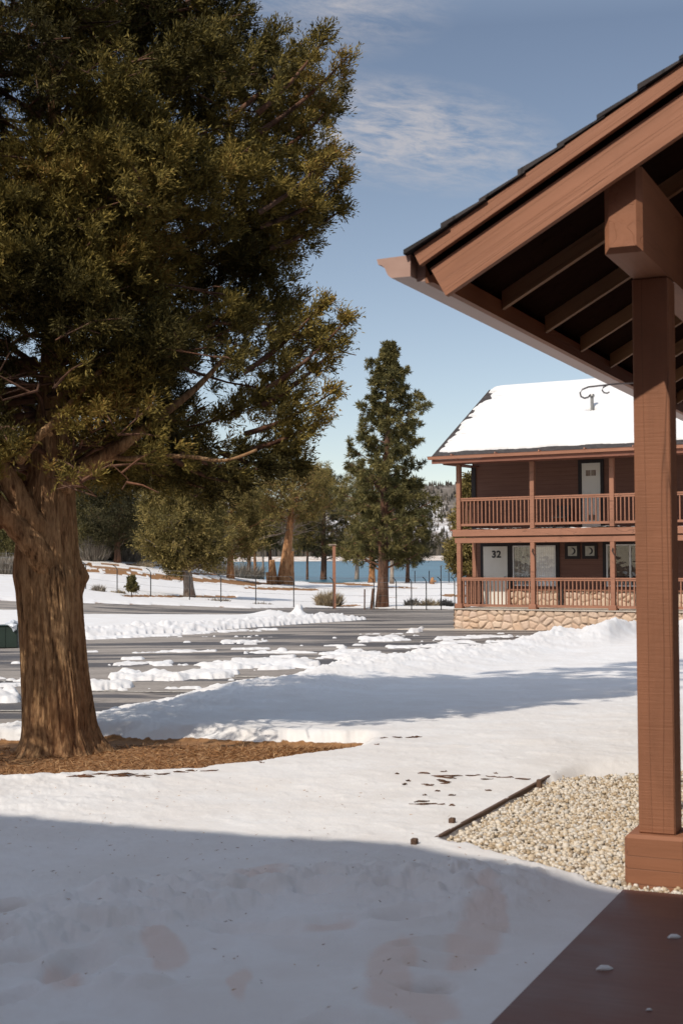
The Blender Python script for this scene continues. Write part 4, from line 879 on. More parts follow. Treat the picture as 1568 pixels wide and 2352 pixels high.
#MOTEL
# ------------------------------------------------------------------ motel (local x along the front, y into the building)
MROT = math.atan2(-0.525, 0.851); MC = (3.795, 48.0, -0.786)
mo = empty('motel', MC, MROT, 'two storey brown timber motel with railed porches, snowy roof and rubble stone base', 'building')
XR = 14.0
def stone_panel(name, x0, x1, z0, z1, y, parent, cell=0.24, seed=5, depth=0.05, side=False):
    st = 0.022; nx = int((x1-x0)/st)+1; nz = int((z1-z0)/st)+1
    xs = np.linspace(x0, x1, nx); zs = np.linspace(z0, z1, nz); A, B = np.meshgrid(xs, zs)
    gx = A/(cell*1.25); gz = B/cell*1.0 + 0.25*fbm(A*1.3, B*1.3, seed, 2); best = np.full(A.shape, 9.0); sec = np.full(A.shape, 9.0); bid = np.zeros(A.shape)
    ix = np.floor(gx); iz = np.floor(gz)
    for di in (-1, 0, 1):
        for dj in (-1, 0, 1):
            cx = ix+di; cz = iz+dj; ox = cx+0.12+0.76*hash2(cx+500, cz+500, seed); oz = cz+.12+0.76*hash2(cx+500, cz+500, seed+1)
            d = np.hypot(gx-ox, gz-oz); idv = hash2(cx+500, cz+500, seed+2)
            nb = d < best; sec = np.where(nb, best, np.minimum(sec, d)); bid = np.where(nb, idv, bid); best = np.where(nb, d, best)
    e = sec-best; h = depth*sstep(0.02, 0.32, e)*(0.6+0.6*bid) + 0.006*fbm(A*14, B*14, seed+4, 3)
    V = np.stack([A, y-h, B], -1).reshape(-1, 3); idx = np.arange(nx*nz).reshape(nz, nx)
    q = np.stack([idx[:-1, :-1], idx[:-1, 1:], idx[1:, 1:], idx[1:, :-1]], -1).reshape(-1, 4)
    me = np_mesh(name, V, q, 4, {'tint': bid.ravel(), 'edge': (1-sstep(0.03, 0.12, e)).ravel()*0.8})
    return link_mesh(name, me, M['field_stone'], parent, True)
MB().box(0.03, XR, 0.05, 9.5, -0.6, 0.655).build('foundation', M['concrete'], mo)
stone_panel('stone_base', 0.0, XR, -0.3, 0.66, 0.02, mo)
sd_ = stone_panel('stone_base', -9.4, 0.02, -0.3, 0.66, 0.0, mo, seed=9); sd_.rotation_euler = (0, 0, -math.pi/2); sd_['label'] = 'end wall of the stone base'
MB().box(-0.03, XR, -0.06, 2.0, 0.66, 0.70, .01).build('porch_floor', M['concrete'], mo)
MB().box(-1.6, XR, -1.15, -0.09, -0.45, 0.02, .02).build('walkway', M['concrete'], mo)
# walls
LW, UW = 1.75, 1.75      # depth of lower and upper wall
mb = MB(); mb.box(-0.17, XR, UW, 8.9, 3.36, 5.75); mb.build('upper_wall', M['siding'], mo)
mb = MB(); mb.box(-0.17, XR, LW, 8.9, 0.70, 3.3); mb.build('lower_wall', M['siding'], mo)
mb = MB(); mb.box(-0.185, -0.055, LW-.03, LW+.118, .70, 3.11); mb.build('corner_trim', M['motel_brown'], mo)
mb = MB(); mb.box(-0.185, -0.03, UW-.05, UW+.1, 3.352, 5.6); o = mb.build('corner_trim', M['brown_trim_dark'], mo)
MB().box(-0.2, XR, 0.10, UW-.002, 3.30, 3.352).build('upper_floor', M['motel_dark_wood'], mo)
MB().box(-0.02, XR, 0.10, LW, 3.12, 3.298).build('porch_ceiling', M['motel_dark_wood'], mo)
# beams
mb = MB(); mb.box(0.02, XR, -0.0, 0.14, 2.885, 3.075, .008); mb.build('lower_beam', M['motel_brown'], mo)
mb = MB(); mb.box(-0.04, XR, -0.06, 0.098, 3.11, 3.335, .008); mb.box(-0.04, 0.10, 0.098, UW-.06, 3.11, 3.299); mb.build('floor_beam', M['motel_brown'], mo)
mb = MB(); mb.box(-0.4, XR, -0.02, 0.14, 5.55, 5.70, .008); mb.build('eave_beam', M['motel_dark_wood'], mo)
PXS = [0.085, 2.775, 5.52, 8.27, 11.0, 13.7]
for i, x in enumerate(PXS):
    p = MB().box(x, x+.15, 0.0, 0.15, .70, 2.884, .008).build('lower_post', M['motel_brown'], mo)
    MB().box(x-.06, x+.21, -.06, .21, .70, .86, .012).build('base_block', M['motel_brown'], p)
    MB().box(x, x+.15, 0.0, 0.15, 3.336, 5.549, .008).build('upper_post', M['motel_brown'], mo)
    if i in (1, 2):
        mb = MB(); mb.tube([(x+.10, -.004, 2.68), (x+.12, -.05, 2.66), (x+.10, -.06, 2.60), (x+.14, -.04, 2.5), (x+.19, -.02, 2.44), (x+.20, -.02, 2.34)], [.012, .025, .02, .016, .012, .008], 6)
        mb.build('hook', M['black_iron'], p)
def railing(x0, x1, zb0, zb1, zt0, zt1, lab):
    mb = MB(); mb.box(x0, x1, .03, .12, zt1-.055, zt1, .006); mb.box(x0, x1, .045, .105, zt0, zt1-.058); mb.box(x0, x1, .045, .105, zb0, zb1)
    n = int((x1-x0)/0.135); 
    for i in range(n):
        x = x0 + (i+0.5)*(x1-x0)/n; mb.box(x-.018, x+.018, .056, .094, zb1, zt0)
    return mb.build('railing', M['motel_brown'], mo)
for a, b in zip(PXS[:-1], PXS[1:]):
    railing(a+.15, b, .765, .845, 1.63, 1.735, ''); railing(a+.15, b, 3.46, 3.54, 4.30, 4.41, '')
def side_rail(y0, y1, zb0, zb1, zt0, zt1):
    mb = MB(); x = .12; mb.box(x-.045, x+.045, y0, y1, zt1-.055, zt1); mb.box(x-.03, x+.03, y0, y1, zt0, zt1-.058); mb.box(x-.03, x+.03, y0, y1, zb0, zb1); n = int((y1-y0)/.135)
    for i in range(n):
        y = y0+(i+.5)*(y1-y0)/n; mb.box(x-.018, x+.018, y-.018, y+.018, zb1, zt0)
    mb.build('side_railing', M['motel_brown'], mo)
side_rail(.15, UW-.06, .765, .845, 1.63, 1.735); side_rail(.15, UW-.06, 3.46, 3.54, 4.30, 4.41)
# lower floor fittings
mb = MB(); mb.box(0.14, .235, LW-.05, LW-.002, .70, 2.9); mb.box(1.165, 1.33, LW-.05, LW-.002, .70, 2.9); mb.box(.235, 1.165, LW-.05, LW-.002, 2.785, 2.9)
d = MB().box(.235, 1.165, LW-.035, LW-.002, .70, 2.782, .004).build('door', M['white_door'], mo)
mb.build('door_trim', M['brown_trim_dark'], d)
mb = MB(); mb.tube([(1.09, LW-.038, 1.72), (1.09, LW-.09, 1.72)], .02, 8); mb.tube([(1.09, LW-.09, 1.72), (1.09, LW-.13, 1.72)], .032, 8); mb.build('door_knob', M['grey_metal'], d)
tcu = bpy.data.curves.new('txt', 'FONT'); tcu.body = '32'; tcu.size = 0.33; tcu.extrude = 0.006; tcu.offset = 0.011; tcu.space_character = 1.12
to = bpy.data.objects.new('txt', tcu); col.objects.link(to)
bpy.context.view_layer.update()
tme = bpy.data.meshes.new_from_object(to.evaluated_get(bpy.context.evaluated_depsgraph_get())); bpy.data.objects.remove(to)
tme.materials.clear()
o = link_mesh('door_number', tme, M['black_iron'], d); o.rotation_euler = (math.pi/2, 0, 0); o.location = (0.57, LW-.045, 2.40)
def window(x0, x1, z0, z1, y, mull, lcur, rcur):
    wd = MB(); t = .045
    wd.box(x0, x1, y-.05, y-.002, z1-t, z1); wd.box(x0, x1, y-.05, y-.002, z0, z0+t); wd.box(x0, x0+t, y-.05, y-.002, z0+t, z1-t); wd.box(x1-t, x1, y-.05, y-.002, z0+t, z1-t)
    if mull: wd.box(mull-.03, mull+.03, y-.052, y-.002, z0+t, z1-t)
    f = wd.build('window', M['alu'], mo)
    tr = MB(); tr.box(x0-.13, x0-.001, y-.04, y-.002, z0, z1+.12); tr.box(x1+.001, x1+.13, y-.04, y-.002, z0, z1+.12); tr.box(x0-.001, x1+.001, y-.04, y-.002, z1+.001, z1+.12); tr.build('window_trim', M['brown_trim_dark'], f)
    MB().box(x0+t, x1-t, y-.024, y-.018, z0+t, z1-t).build('pane', M['glass'], f)
    mm = mull or (x0+x1)/2
    for a, b, mt in ((x0+t, mm, lcur), (mm, x1-t, rcur)):
        n = 60; V = []; 
        for i in range(n+1):
            xx_ = a+(b-a)*i/n; V += [(xx_, y-.008+.004*math.sin(i*1.1), z0+t), (xx_, y-.008+.004*math.sin(i*1.1), z1-t)]
        MB().add(V, [(2*i, 2*i+2, 2*i+3, 2*i+1) for i in range(n)]).build('curtain' if mt != 'room_dark' else 'dark_room', M[mt], f)
    return f
window(1.36, 2.94, 1.42, 2.80, LW, 2.1, 'curtain_grey', 'curtain')
window(4.74, 6.39, 1.42, 2.81, LW, 5.56, 'room_dark', 'room_dark')
window(8.6, 10.2, 1.42, 2.81, LW, 9.4, 'curtain_grey', 'curtain')
MB().box(11.2, 12.1, LW-.035, LW-.002, .70, 2.78).build('door', M['white_door'], mo)
stone_panel('stone_wainscot', 1.30, 8.2, .70, 1.27, LW-.03, mo, seed=15)
MB().box(1.29, 8.2, LW-.12, LW-.004, 1.272, 1.33).build('window_sill', M['motel_brown'], mo)
MB().box(1.165, 1.298, LW-.11, LW-.052, .70, 1.33).build('wainscot_end', M['motel_brown'], mo)
MB().box(3.10, 3.24, LW-.16, LW-.121, .70, 1.36).build('wall_box', M['brown_trim_dark'], mo)
for k, (x0, x1) in enumerate([(3.28, 3.81), (3.91, 4.41)]):
    rt = empty('wall_plaque', (0, 0, 0), 0, ['square dark framed moon plaque left of its twin beside the curtained window', 'square dark framed moon plaque right of its twin, nearer the dark window'][k], 'plaque', 'moon plaques on the motel wall')
    mw = Matrix.Translation(MC) @ Matrix.Rotation(MROT, 4, 'Z'); rt.matrix_world = mw @ Matrix.Translation(((x0+x1)/2, LW, 2.60))
    s = .265
    mb = MB(); mb.box(-s, s, -.03, -.002, -s, s); mb.box(-s, s, -.05, -.031, s-.1, s); mb.box(-s, s, -.05, -.031, -s, -s+.1); mb.box(-s, -s+.1, -.05, -.031, -s+.1, s-.1); mb.box(s-.1, s, -.05, -.031, -s+.1, s-.1); mb.build('frame', M['brown_trim_dark'], rt)
    MB().box(-.163, .163, -.038, -.0305, -.163, .163).build('panel', M['plaque_pale'], rt)
    # crescent opening to the right
    P = []; N_ = 22
    for i in range(N_+1): a = -math.pi*.62+math.pi*1.24*i/N_; P.append((.0+.115*math.cos(a), .115*math.sin(a)))
    for i in range(N_+1): a = math.pi*.5-math.pi*1.0*i/N_; P.append((-.045+.095*math.cos(a), .10*math.sin(a)))
    MB().prism(P, -.043, -.0385).build('crescent', M['black_iron'], rt)
# upper floor door
d = MB().box(3.905, 4.56, UW-.035, UW-.002, 3.353, 5.525, .004).build('door', M['white_door'], mo)
mb = MB(); mb.box(3.78, 3.903, UW-.05, UW-.002, 3.353, 5.635); mb.box(4.562, 4.675, UW-.05, UW-.002, 3.353, 5.635); mb.box(3.903, 4.562, UW-.05, UW-.002, 5.527, 5.635); mb.build('door_trim', M['brown_trim_dark'], d)
mb = MB()
for x in (4.05, 4.24): MB().box(x, x+.165, UW-.042, UW-.036, 5.10, 5.29).build('door_glazing', M['grey_bark'], d)
for x in (4.09, 4.26): MB().box(x, x+.11, UW-.042, UW-.036, 3.62, 3.80).build('door_vent', M['grey_bark'], d)
MB().box(4.0, 4.45, UW-.041, UW-.036, 4.0, 4.9).build('door_panel', M['white_door'], d)
mb = MB(); mb.box(3.05, 3.6, UW-.7, UW-.3, 3.70, 3.74); mb.box(3.05, 3.6, UW-.32, UW-.28, 3.74, 4.12)
for x in (3.07, 3.55):
    for y in (UW-.68, UW-.33): mb.box(x, x+.04, y, y+.04, 3.353, 3.70)
o = mb.build('porch_chair', M['black_iron']); o.matrix_world = Matrix.Translation(MC) @ Matrix.Rotation(MROT, 4, 'Z'); tag(o, 'dark chair behind the upper railing, left of the white upper door', 'chair')
mb = MB(); mb.box(5.95, 6.5, UW-.7, UW-.3, 3.70, 3.74); mb.box(5.95, 6.5, UW-.32, UW-.28, 3.74, 4.12)
for x in (5.97, 6.45):
    for y in (UW-.68, UW-.33): mb.box(x, x+.04, y, y+.04, 3.353, 3.70)
o = mb.build('porch_chair', M['black_iron']); o.matrix_world = Matrix.Translation(MC) @ Matrix.Rotation(MROT, 4, 'Z'); tag(o, 'dark chair behind the upper railing, right of the white upper door', 'chair')
window(9.6, 10.9, 4.1, 5.4, UW, None, 'room_dark', 'room_dark')
# roof
EX, EY, EZ = -0.50, -0.66, 5.80; RY, RZ = 3.86, 8.50; SL = (RZ-EZ)/(RY-EY); BY = RY+(RY-EY)
mb = MB(); th_ = .11
mb.prism([(EY, EZ), (RY, RZ), (BY, EZ), (BY, EZ-th_), (RY, RZ-th_), (EY, EZ-th_)], EX, XR+.4, 'x'); rf = mb.build('roof', M['shingle'], mo)
mb = MB(); mb.prism([(EY-.01, EZ-.115), (RY, RZ-.115), (BY, EZ-.115), (BY, EZ-.32), (RY, RZ-.32), (EY-.01, EZ-.20)], EX+.02, EX+.07, 'x'); mb.build('rake_board', M['motel_brown'], mo)
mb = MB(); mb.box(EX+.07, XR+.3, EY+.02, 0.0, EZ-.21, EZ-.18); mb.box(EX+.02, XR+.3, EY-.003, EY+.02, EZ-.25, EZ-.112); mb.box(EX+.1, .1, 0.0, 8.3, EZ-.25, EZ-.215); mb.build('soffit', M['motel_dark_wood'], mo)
# gable wall closing under the roof
MB().prism([(UW, 5.75), (RY, RZ-.15), (8.9, 5.75)], .17, .3, 'x').build('gable_wall', M['siding'], mo)
mb = MB(); gx0 = EX-.08; 
mb.prism([(EY-.14, EZ+.0), (EY-.125, EZ-.01), (EY-.09, EZ-.105), (EY-.0, EZ-.11), (EY-.0, EZ-.095), (EY-.075, EZ-.09), (EY-.11, EZ+.0)], gx0, XR+.4, 'x')
mb.box(gx0, XR+.4, EY-.012, EY-.002, EZ-.10, EZ+.005); mb.prism([(EY-.14, EZ), (EY-.09, EZ-.105), (EY, EZ-.11), (EY, EZ)], gx0-.006, gx0-.001, 'x')
gt = mb.build('gutter', M['motel_gutter'], mo)
# snow on the roof, ragged along the edges
nx, ns = 560, 200; xs = np.linspace(EX+.02, XR+.4, nx); sl_ = math.hypot(RY-EY, RZ-EZ); ss = np.linspace(.02, sl_+0.02, ns); A, B = np.meshgrid(xs, ss)
rg = 0.10*fbm(A*1.2, B*1.2, 71, 4)+0.10*(vnoise(A*0.9, B*9, 72)-.5)
dl = A-(EX+.02) - 0.18 - rg*1.0 - 0.75*np.maximum(0, vnoise(A*0+3, B*11, 73)-.5) - .25*(vnoise(A*0+7, B*27, 77)-.5) - 0.25*np.exp(-((B-sl_*.86)/.25)**2)
db = B - 0.30 - 0.10*fbm(A*1.6, B*2, 74, 4)
cov_ = np.minimum(dl, db); hgt = 0.13*(1-np.exp(-np.maximum(cov_, 0)/.10)) + np.where(cov_ < 0, -0.03, 0) + .008*fbm(A*1.5, B*1.5, 75, 3)
hgt -= 0.15*np.exp(-((A-4.30)/.14)**2-((B-(1.72-EY)*1.168)/.09)**2)*1.6
nyv, nzv = -(RZ-EZ)/sl_, (RY-EY)/sl_; rr_ = B/sl_
YY = EY+(RY-EY)*rr_ + nyv*hgt; ZZ = EZ+(RZ-EZ)*rr_ + nzv*hgt
idx = np.arange(nx*ns).reshape(ns, nx); q = np.stack([idx[:-1, :-1], idx[:-1, 1:], idx[1:, 1:], idx[1:, :-1]], -1).reshape(-1, 4)
link_mesh('roof_snow', np_mesh('roof_snow', np.stack([A, YY, ZZ], -1).reshape(-1, 3), q, 4), M['roof_snow'], rf, True)
mb = MB(); vx, vy, vz = 4.30, 1.72, EZ+(1.72-EY)*SL; mb.tube([(vx, vy, vz-.1), (vx, vy, vz+.50)], .055, 12); mb.tube([(vx, vy, vz+.50), (vx, vy, vz+.52)], [.085, .085], 12); mb.tube([(vx, vy, vz+.54), (vx, vy, vz+.60)], [.09, .075], 12); mb.tube([(vx, vy, vz+.51), (vx, vy, vz+.55)], .045, 8)
mb.tube([(vx, vy, vz-.05), (vx, vy, vz+.06)], [.11, .07], 12); mb.build('vent_pipe', M['grey_metal'], rf, False)
for x in (0.3, 1.9, 3.45, 5.0, 6.6): MB().box(x, x+.03, EY-.15, EY+.05, EZ+.001, EZ+.05).build('gutter_hanger', M['motel_gutter'], gt)
# snow left along the upper porch edge
xs = np.linspace(0.5, XR, 900); A, B = np.meshgrid(xs, np.linspace(-.05, .35, 14)); hh = .055*(fbm(A*1.3, B*3, 81, 4)+.35*fbm(A*9, B*9, 82, 3)) - .9*np.maximum(0, B-.12)**2
idx = np.arange(A.size).reshape(A.shape); q = np.stack([idx[:-1, :-1], idx[:-1, 1:], idx[1:, 1:], idx[1:, :-1]], -1).reshape(-1, 4)
link_mesh('snow_remnant', np_mesh('snow_remnant', np.stack([A, B, 3.345+np.maximum(hh, -.03)], -1).reshape(-1, 3), q, 4), M['roof_snow'], mo, True)

#PORCH
# ------------------------------------------------------------------ the lodge porch in the foreground (local x = V, y = U)
PROT = math.atan2(-0.395, 0.919)

lo = empty('lodge', (0, 0, 0), PROT, 'brown timber lodge porch with rake boards, exposed rafters and post at the right', 'building')
MB().box(-1.53, 9.0, -3.0, 7.03, -0.16, 0.0, .008).build('deck_floor', M['deck_paint'], lo)
p = MB().box(-1.492, -1.308, 7.26, 7.445, 0.235, 3.06, .006).build('post', M['brown_vert'], lo)
mb = MB(); mb.box(-1.555, -1.245, 7.20, 7.505, -0.10, 0.235, .018); mb.build('base_block', M['brown_x'], p)
# beam with chamfered end
mb = MB(); x0, x1, z0_, z1_, ye, c = -1.484, -1.305, 3.062, 3.46, 6.593, .026
ring = lambda y, i: [(x0+i, y, z0_+i), (x1-i, y, z0_+i), (x1-i, y, z1_), (x0+i, y, z1_)]
vs = ring(ye, c) + ring(ye+c, 0) + ring(18.0, 0)
fs = [(0, 1, 2, 3)] + [(i, (i+1) % 4, 4+(i+1) % 4, 4+i) for i in range(4)] + [(4+i, 4+(i+1) % 4, 8+(i+1) % 4, 8+i) for i in range(4)] + [(8, 9, 10, 11)]
mb.add(vs, fs); mb.build('beam', M['brown_y'], lo)
SLP = 0.5727; UB = 6.49       # rake front plane
rz = lambda v, z_at, v_at: z_at + SLP*(v-v_at)
VR = 2.2                       # ridge
# lower rake board
def rake(va, za, vb, zb, vmax, y0, y1, name, mat):
    """slanted board: lower edge starts (va,za), upper edge starts (vb,zb), both rise with the slope to vmax"""
    mb = MB(); P = [(va, za), (vmax, rz(vmax, za, va)), (vmax, rz(vmax, zb, vb)), (vb, zb)]
    b = .006; mb.prism(P, y0, y1, 'y'); return mb.build(name, M[mat], lo)
mb = MB()
rake(-2.235, 2.906, -2.312, 3.045, VR, UB, UB+.045, 'rake_board', 'brown_rake')
rake(-2.352, 3.057, -2.382, 3.119, VR, UB-.042, UB+.0, 'rake_trim', 'brown_rake')
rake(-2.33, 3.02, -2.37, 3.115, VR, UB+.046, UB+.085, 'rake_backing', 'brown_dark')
# shingle courses: stepped edge
mb = MB(); vv = -2.41; zt = 3.128
while vv < VR:
    v2 = vv+.19; j = 0.006*math.sin(vv*13)
    a = rz(vv, 3.128, -2.40); b = rz(v2, 3.128, -2.40)
    mb.prism([(vv-.015, a-.012), (v2+.02, b-.002), (v2+.02, b+.006), (vv-.015, a+.010+j)], UB-.06+0.01*math.sin(vv*37), 18.0, 'y'); vv = v2
mb.build('roof_shingles', M['shingle'], lo)
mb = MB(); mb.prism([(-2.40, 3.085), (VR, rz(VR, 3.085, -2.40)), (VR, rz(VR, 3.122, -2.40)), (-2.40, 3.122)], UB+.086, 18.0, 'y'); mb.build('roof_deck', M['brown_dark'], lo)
# other slope of the roof
mb = MB(); zr = rz(VR, 3.085, -2.40); mb.prism([(VR, zr), (VR+4.6, zr-4.6*SLP), (VR+4.6, zr-4.6*SLP+.08), (VR, zr+.08)], UB-.05, 18.0, 'y'); mb.build('roof_far_slope', M['shingle'], lo)
# rafters
us = [6.80, 7.70, 8.62, 9.53, 10.44, 11.35, 12.26, 13.2, 14.1, 15.0, 15.9, 16.8]
for u in us:
    a = 3.035; mb = MB(); mb.prism([(-2.31, a), (VR, rz(VR, a, -2.31)), (VR, rz(VR, a+.10, -2.31)), (-2.31, a+.10)], u-.022, u+.022, 'y'); mb.build('rafter', M['rafter_brown'], lo)
MB().box(-2.355, -2.315, UB+.05, 18.0, 2.985, 3.085).build('fascia', M['brown_y'], lo)
# gutter: open trough with curled lip and an end cap
mb = MB(); g0 = -2.402
pr = [(g0, 3.115), (g0, 3.007), (g0-.10, 3.007), (g0-.118, 3.022), (g0-.135, 3.06), (g0-.15, 3.075), (g0-.168, 3.078), (g0-.176, 3.106), (g0-.166, 3.106), (g0-.16, 3.085), (g0-.145, 3.082), (g0-.128, 3.066), (g0-.110, 3.03), (g0-.098, 3.012), (g0-.006, 3.012), (g0-.006, 3.115)]
mb.prism(pr, UB-.03, 18.0, 'y'); mb.prism([(g0, 3.112), (g0, 3.007), (g0-.10, 3.007), (g0-.118, 3.022), (g0-.135, 3.06), (g0-.15, 3.075), (g0-.168, 3.078), (g0-.176, 3.106)], UB-.035, UB-.0305, 'y')
mb.build('gutter', M['gutter_metal'], lo)
MB().box(-2.40, -2.357, UB+.05, 18.0, 2.995, 3.10).build('sub_fascia', M['gutter_metal'], lo)
# tie beams and further structure under the roof
for u, z in ((9.6, 3.10), (12.6, 3.10), (15.5, 3.10)): MB().box(-1.304, 6.0, u, u+.14, z, z+.2).build('tie_beam', M['brown_x'], lo)
for v in (0.55, 2.6): MB().box(v, v+.18, 6.7, 18, 3.6 if v < 1 else 4.4, 3.95 if v < 1 else 4.7).build('beam', M['brown_y'], lo)
for u in (12.2, 17.0):
    q_ = MB().box(-1.492, -1.308, u, u+.184, -.1, 3.06, .006).build('post', M['brown_vert'], lo)
# the tall lodge wing behind the viewer, whose roof line shades the near snow
mb = MB(); mb.prism([(-18, -.2), (9, -.2), (9, 8.53), (-3.93, 8.53), (-5.40, 9.14), (-18, 9.14)], -7.0, -1.5, 'y'); mb.build('unseen_lodge_wall', M['brown_x'], lo)
MB().box(0.0, 0.15, 7.9, 18.0, -.2, 4.3).build('shade_wall', M['siding'], lo)  # unseen wall added to keep light from under the porch roof
# hanging bracket on the post
mb = MB(); HY = 7.33
mb.tube([(-1.492, HY, 2.535), (-1.62, HY, 2.533), (-1.74, HY, 2.526), (-1.772, HY, 2.515), (-1.785, HY, 2.498), (-1.780, HY, 2.478), (-1.762, HY, 2.468), (-1.742, HY, 2.472), (-1.730, HY, 2.484)], .0045, 8)
mb.tube([(-1.64, HY, 2.530), (-1.662, HY, 2.520), (-1.668, HY, 2.505), (-1.658, HY, 2.492), (-1.642, HY, 2.488), (-1.630, HY, 2.494)], .004, 8)
mb.box(-1.497, -1.4925, HY-.012, HY+.012, 2.49, 2.58)
o = mb.build('plant_hanger', M['hook_metal'], smooth=False); o.rotation_euler = (0, 0, PROT); tag(o, 'curled metal plant hanger on the near porch post', 'hanger')
# bits of snow on the deck
mb = MB(); r_ = random.Random(6)
for px, py, s in [(1548, 2153, .03), (1388, 2226, .034), (1490, 2320, .012)]:
    d_ = ray(px, py); t = (0.004-HC)/d_[2]; c = CAM+d_*t
    mb.tube([(c[0]-s, c[1]-s*.2, .001), (c[0]-s*.4, c[1], .004), (c[0]+s*.4, c[1], .004), (c[0]+s, c[1]+s*.3, .001)], [s*.15, s*.42, s*.4, s*.12], 7)
tag(mb.build('snow_bits', M['roof_snow'], smooth=True), 'small bits of snow lying on the brown deck', 'snow', kind='stuff')

#SMALL
# ------------------------------------------------------------------ timber edging and stakes
def uvp(v, u, z=0.0): return (0.919*v+0.395*u, -0.395*v+0.919*u, z)
root = empty('garden_edging', uvp(-2.79, 9.2, -.03), PROT, 'dark weathered board edging between the snow and the gravel bed', 'edging')
mb = MB(); mb.box(-.013, .013, -1.36, 1.35, -.06, .045, .004); mb.build('board', M['edging_wood'], root)
for (v, u) in ((-2.838, 7.62), (-2.845, 8.30), (-2.75, 9.95)):
    MB().box(v+2.79-.018, v+2.79+.018, u-9.2-.02, u-9.2+.02, -.1, .075, .005).build('stake', M['edging_wood'], root)
# ------------------------------------------------------------------ gravel
rng = np.random.default_rng(77)
def in_bed(v, u):
    return (v > -2.77) & (u > np.interp(v, [-2.8, -2.45, -2.0, -1.5], [7.98, 7.72, 7.42, 7.03])+rng.normal(size=v.shape)*.03) & (u < np.interp(v, [-2.8, -2.4, -1.9, -1.0], [10.35, 10.65, 11.15, 12.7])+rng.normal(size=v.shape)*.12)
n = 60000
v = rng.uniform(-2.78, 0.0, n); u = rng.uniform(7.04, 12.8, n); k = in_bed(v, u); v, u = v[k], u[k]; n = len(v)
ico_v = []; ph = (1+5**.5)/2
for a in (-1, 1):
    for b in (-ph, ph): ico_v += [(0, a, b), (a, b, 0), (b, 0, a)]
ico_v = unit(np.array(ico_v)); ico_f = []
for i in range(12):
    for j in range(i+1, 12):
        for l in range(j+1, 12):
            if all(abs(np.linalg.norm(ico_v[x]-ico_v[y])-1.0515) < .02 for x, y in ((i, j), (j, l), (i, l))):
                nrm = np.cross(ico_v[j]-ico_v[i], ico_v[l]-ico_v[i]); ico_f.append((i, j, l) if nrm@ico_v[i] > 0 else (i, l, j))
ico_f = np.array(ico_f)
s = rng.uniform(.0085, .019, n)*np.where(rng.random(n) < .06, 1.5, 1); sc = s[:, None]*rng.uniform(.65, 1.25, (n, 3)); sc[:, 2] *= .8
a = rng.uniform(0, 2*np.pi, n); ca, sa = np.cos(a)[:, None], np.sin(a)[:, None]
L = ico_v[None]*sc[:, None, :]*rng.uniform(.85, 1.15, (n, 12, 1)); Lx = L[..., 0]*ca-L[..., 1]*sa; Ly = L[..., 0]*sa+L[..., 1]*ca
cx = .919*v+.395*u; cy = -.395*v+.919*u; cz = -.045+rng.uniform(0, .028, n)
V = np.stack([Lx+cx[:, None], Ly+cy[:, None], L[..., 2]+cz[:, None]], -1).reshape(-1, 3)
Fc = (ico_f[None]+(np.arange(n)*12)[:, None, None]).reshape(-1, 3)
o = link_mesh('gravel', np_mesh('gravel', V, Fc, 3, {'tint': np.repeat(rng.random(n), 12)}), M['pebble'], smooth=True)
tag(o, 'pale tan pebbles filling the bed beside the porch post', 'gravel', kind='stuff')
# needles and twigs on the litter
n = 9000; px = rng.uniform(-150, 860, n); t = rng.random(n)
tp = np.interp(px, [-200, 40, 230, 500, 620, 835], [1716, 1712, 1704, 1708, 1711, 1715]); bt = np.interp(px, [-200, 0, 250, 380, 500, 620, 740, 835], [1800, 1795, 1792, 1776, 1760, 1746, 1730, 1720])
py = tp+(bt-tp)*t; P = []
for i in range(n):
    d_ = ray(px[i], py[i]); tt = (-.12-HC)/d_[2]; P.append(CAM+d_*tt)
P = np.array(P); P[:, 2] = Gh(P[:, 0], P[:, 1])-.028
d_ = unit(np.stack([rng.normal(size=n), rng.normal(size=n), rng.uniform(.05, .5, n)], -1))
tag(blades_mesh('needle_litter', P, d_, rng.uniform(.03, .09, n), np.full(n, .007), rng.random(n), M['brown_needles'], None, rng), 'dry needles and twigs on the soil round the big juniper', 'needles', kind='stuff')
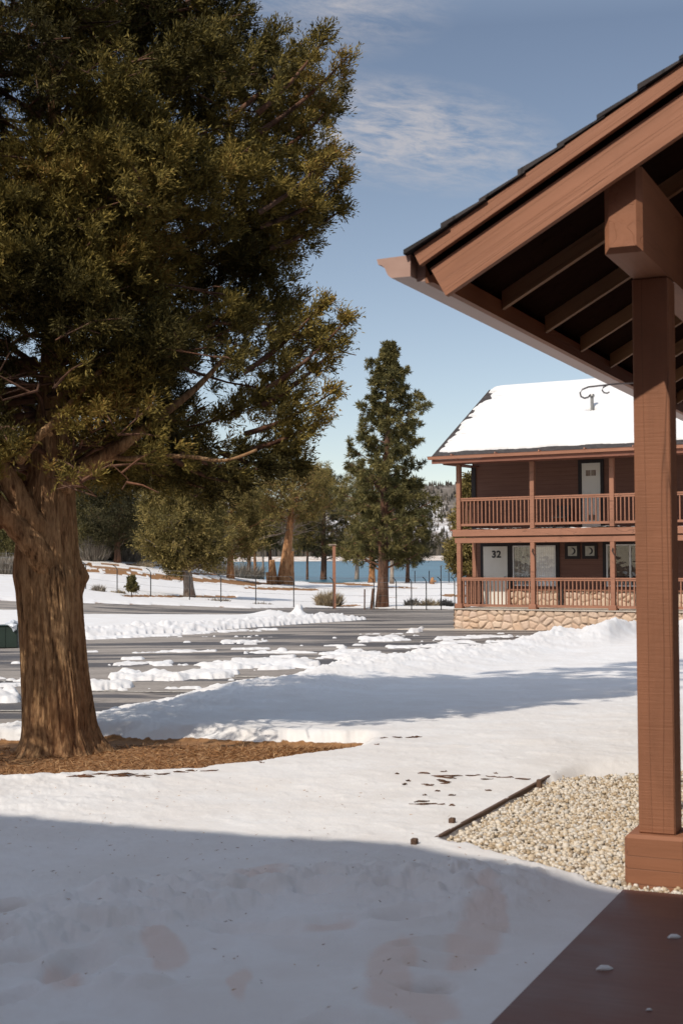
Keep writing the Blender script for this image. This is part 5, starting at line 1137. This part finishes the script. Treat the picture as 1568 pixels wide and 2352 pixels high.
# dark twigs and scraps of bark on the sunlit snow
mb = MB(); r_ = random.Random(12)
for px, py, L_, n_ in [(1000, 1812, .10, 2), (1060, 1820, .22, 4), (1105, 1823, .14, 3), (925, 1833, .05, 2), (1030, 1831, .12, 3), (955, 1879, .12, 3), (1020, 1879, .06, 2), (905, 1816, .05, 1), (875, 1722, .05, 2), (930, 1723, .14, 3), (1010, 1850, .05, 1), (1045, 1861, .04, 2), (960, 1860, .05, 1), (1110, 1845, .06, 1),
                        (180, 1812, .12, 4), (330, 1806, .2, 5), (430, 1796, .15, 4), (260, 1815, .2, 4), (560, 1777, .08, 2), (870, 1738, .04, 1), (985, 1838, .08, 2), (1130, 1808, .05, 1)]:
    x_, y_ = hit(px, py); z_ = float(Gh(x_, y_))
    for k in range(n_):
        cx_, cy_ = x_+r_.gauss(0, L_*.6), y_+r_.gauss(0, .05); l_ = L_*r_.uniform(.25, .6); a_ = r_.uniform(-.35, .35); zt_ = surf(cx_, cy_)+.003
        pts = [(cx_+l_*t*math.cos(a_), cy_+l_*t*math.sin(a_)+r_.uniform(-.006, .006), zt_+r_.uniform(-.006, .006)) for t in (-1, -.4, .2, .7, 1)]
        mb.tube(pts, [.002, .006, .008, .005, .002], 5)
tag(mb.build('twigs', M['red_dark_twig'], smooth=True), 'dark twigs and bark scraps scattered on the sunlit snow', 'twigs', kind='stuff')
rng = np.random.default_rng(5); n = 420; v = rng.uniform(-6, -1.6, n); u = rng.uniform(4.6, 9.5, n)
P = np.stack([.919*v+.395*u, -.395*v+.919*u, np.zeros(n)], -1); P[:, 2] = [surf(a, b)+.002 for a, b in P[:, :2]]; d_ = unit(np.stack([rng.normal(size=n), rng.normal(size=n), rng.uniform(0, .3, n)], -1))
tag(blades_mesh('fallen_needles', P, d_, rng.uniform(.01, .035, n), np.full(n, .004), rng.random(n), M['brown_needles'], None, rng), 'sparse brown needles fallen on the shaded near snow', 'needles', kind='stuff')
# ------------------------------------------------------------------ bin at the left edge
bx_ = hit(10, 1489); by_ = bx_[1]; k = by_/F; gz_ = float(Gh(*bx_))
root = empty('trash_bin', (at_depth(12, by_), by_, gz_), 0.12, 'dark green trash bin with pale plastic liner at the left edge', 'bin')
hw = 30*k; mb = MB(); mb.box(-hw, hw-.02, 0, .55, 0, 50*k, .02); mb.build('body', M['green_bin'], root)
mb = MB(); mb.box(-.006, .006, -.012, -.001, .02, 49*k); mb.box(-hw-.02, hw+.0, -.02, .57, 50*k, 52*k, .004); mb.build('rim', M['green_bin'], root)
mb = MB(); r_ = random.Random(2); V = [(.05, -.03, 54*k), (.18, -.04, 57*k), (hw-.03, -.03, 55*k), (hw-.04, -.045, 42*k), (hw-.12, -.05, 37*k), (.16, -.05, 46*k), (.2, -.09, 49*k), (.25, -.07, 44*k)]
mb.add(V, [(0, 5, 6, 1), (1, 6, 2), (6, 7, 3, 2), (5, 4, 7, 6), (7, 4, 3)])
mb.tube([(.0, .1, 53*k), (.18, .15, 58*k), (hw-.04, .2, 55*k)], [.04, .08, .05], 7); mb.build('liner', M['plastic_white'], root, False)
print('objects', len(bpy.data.objects))
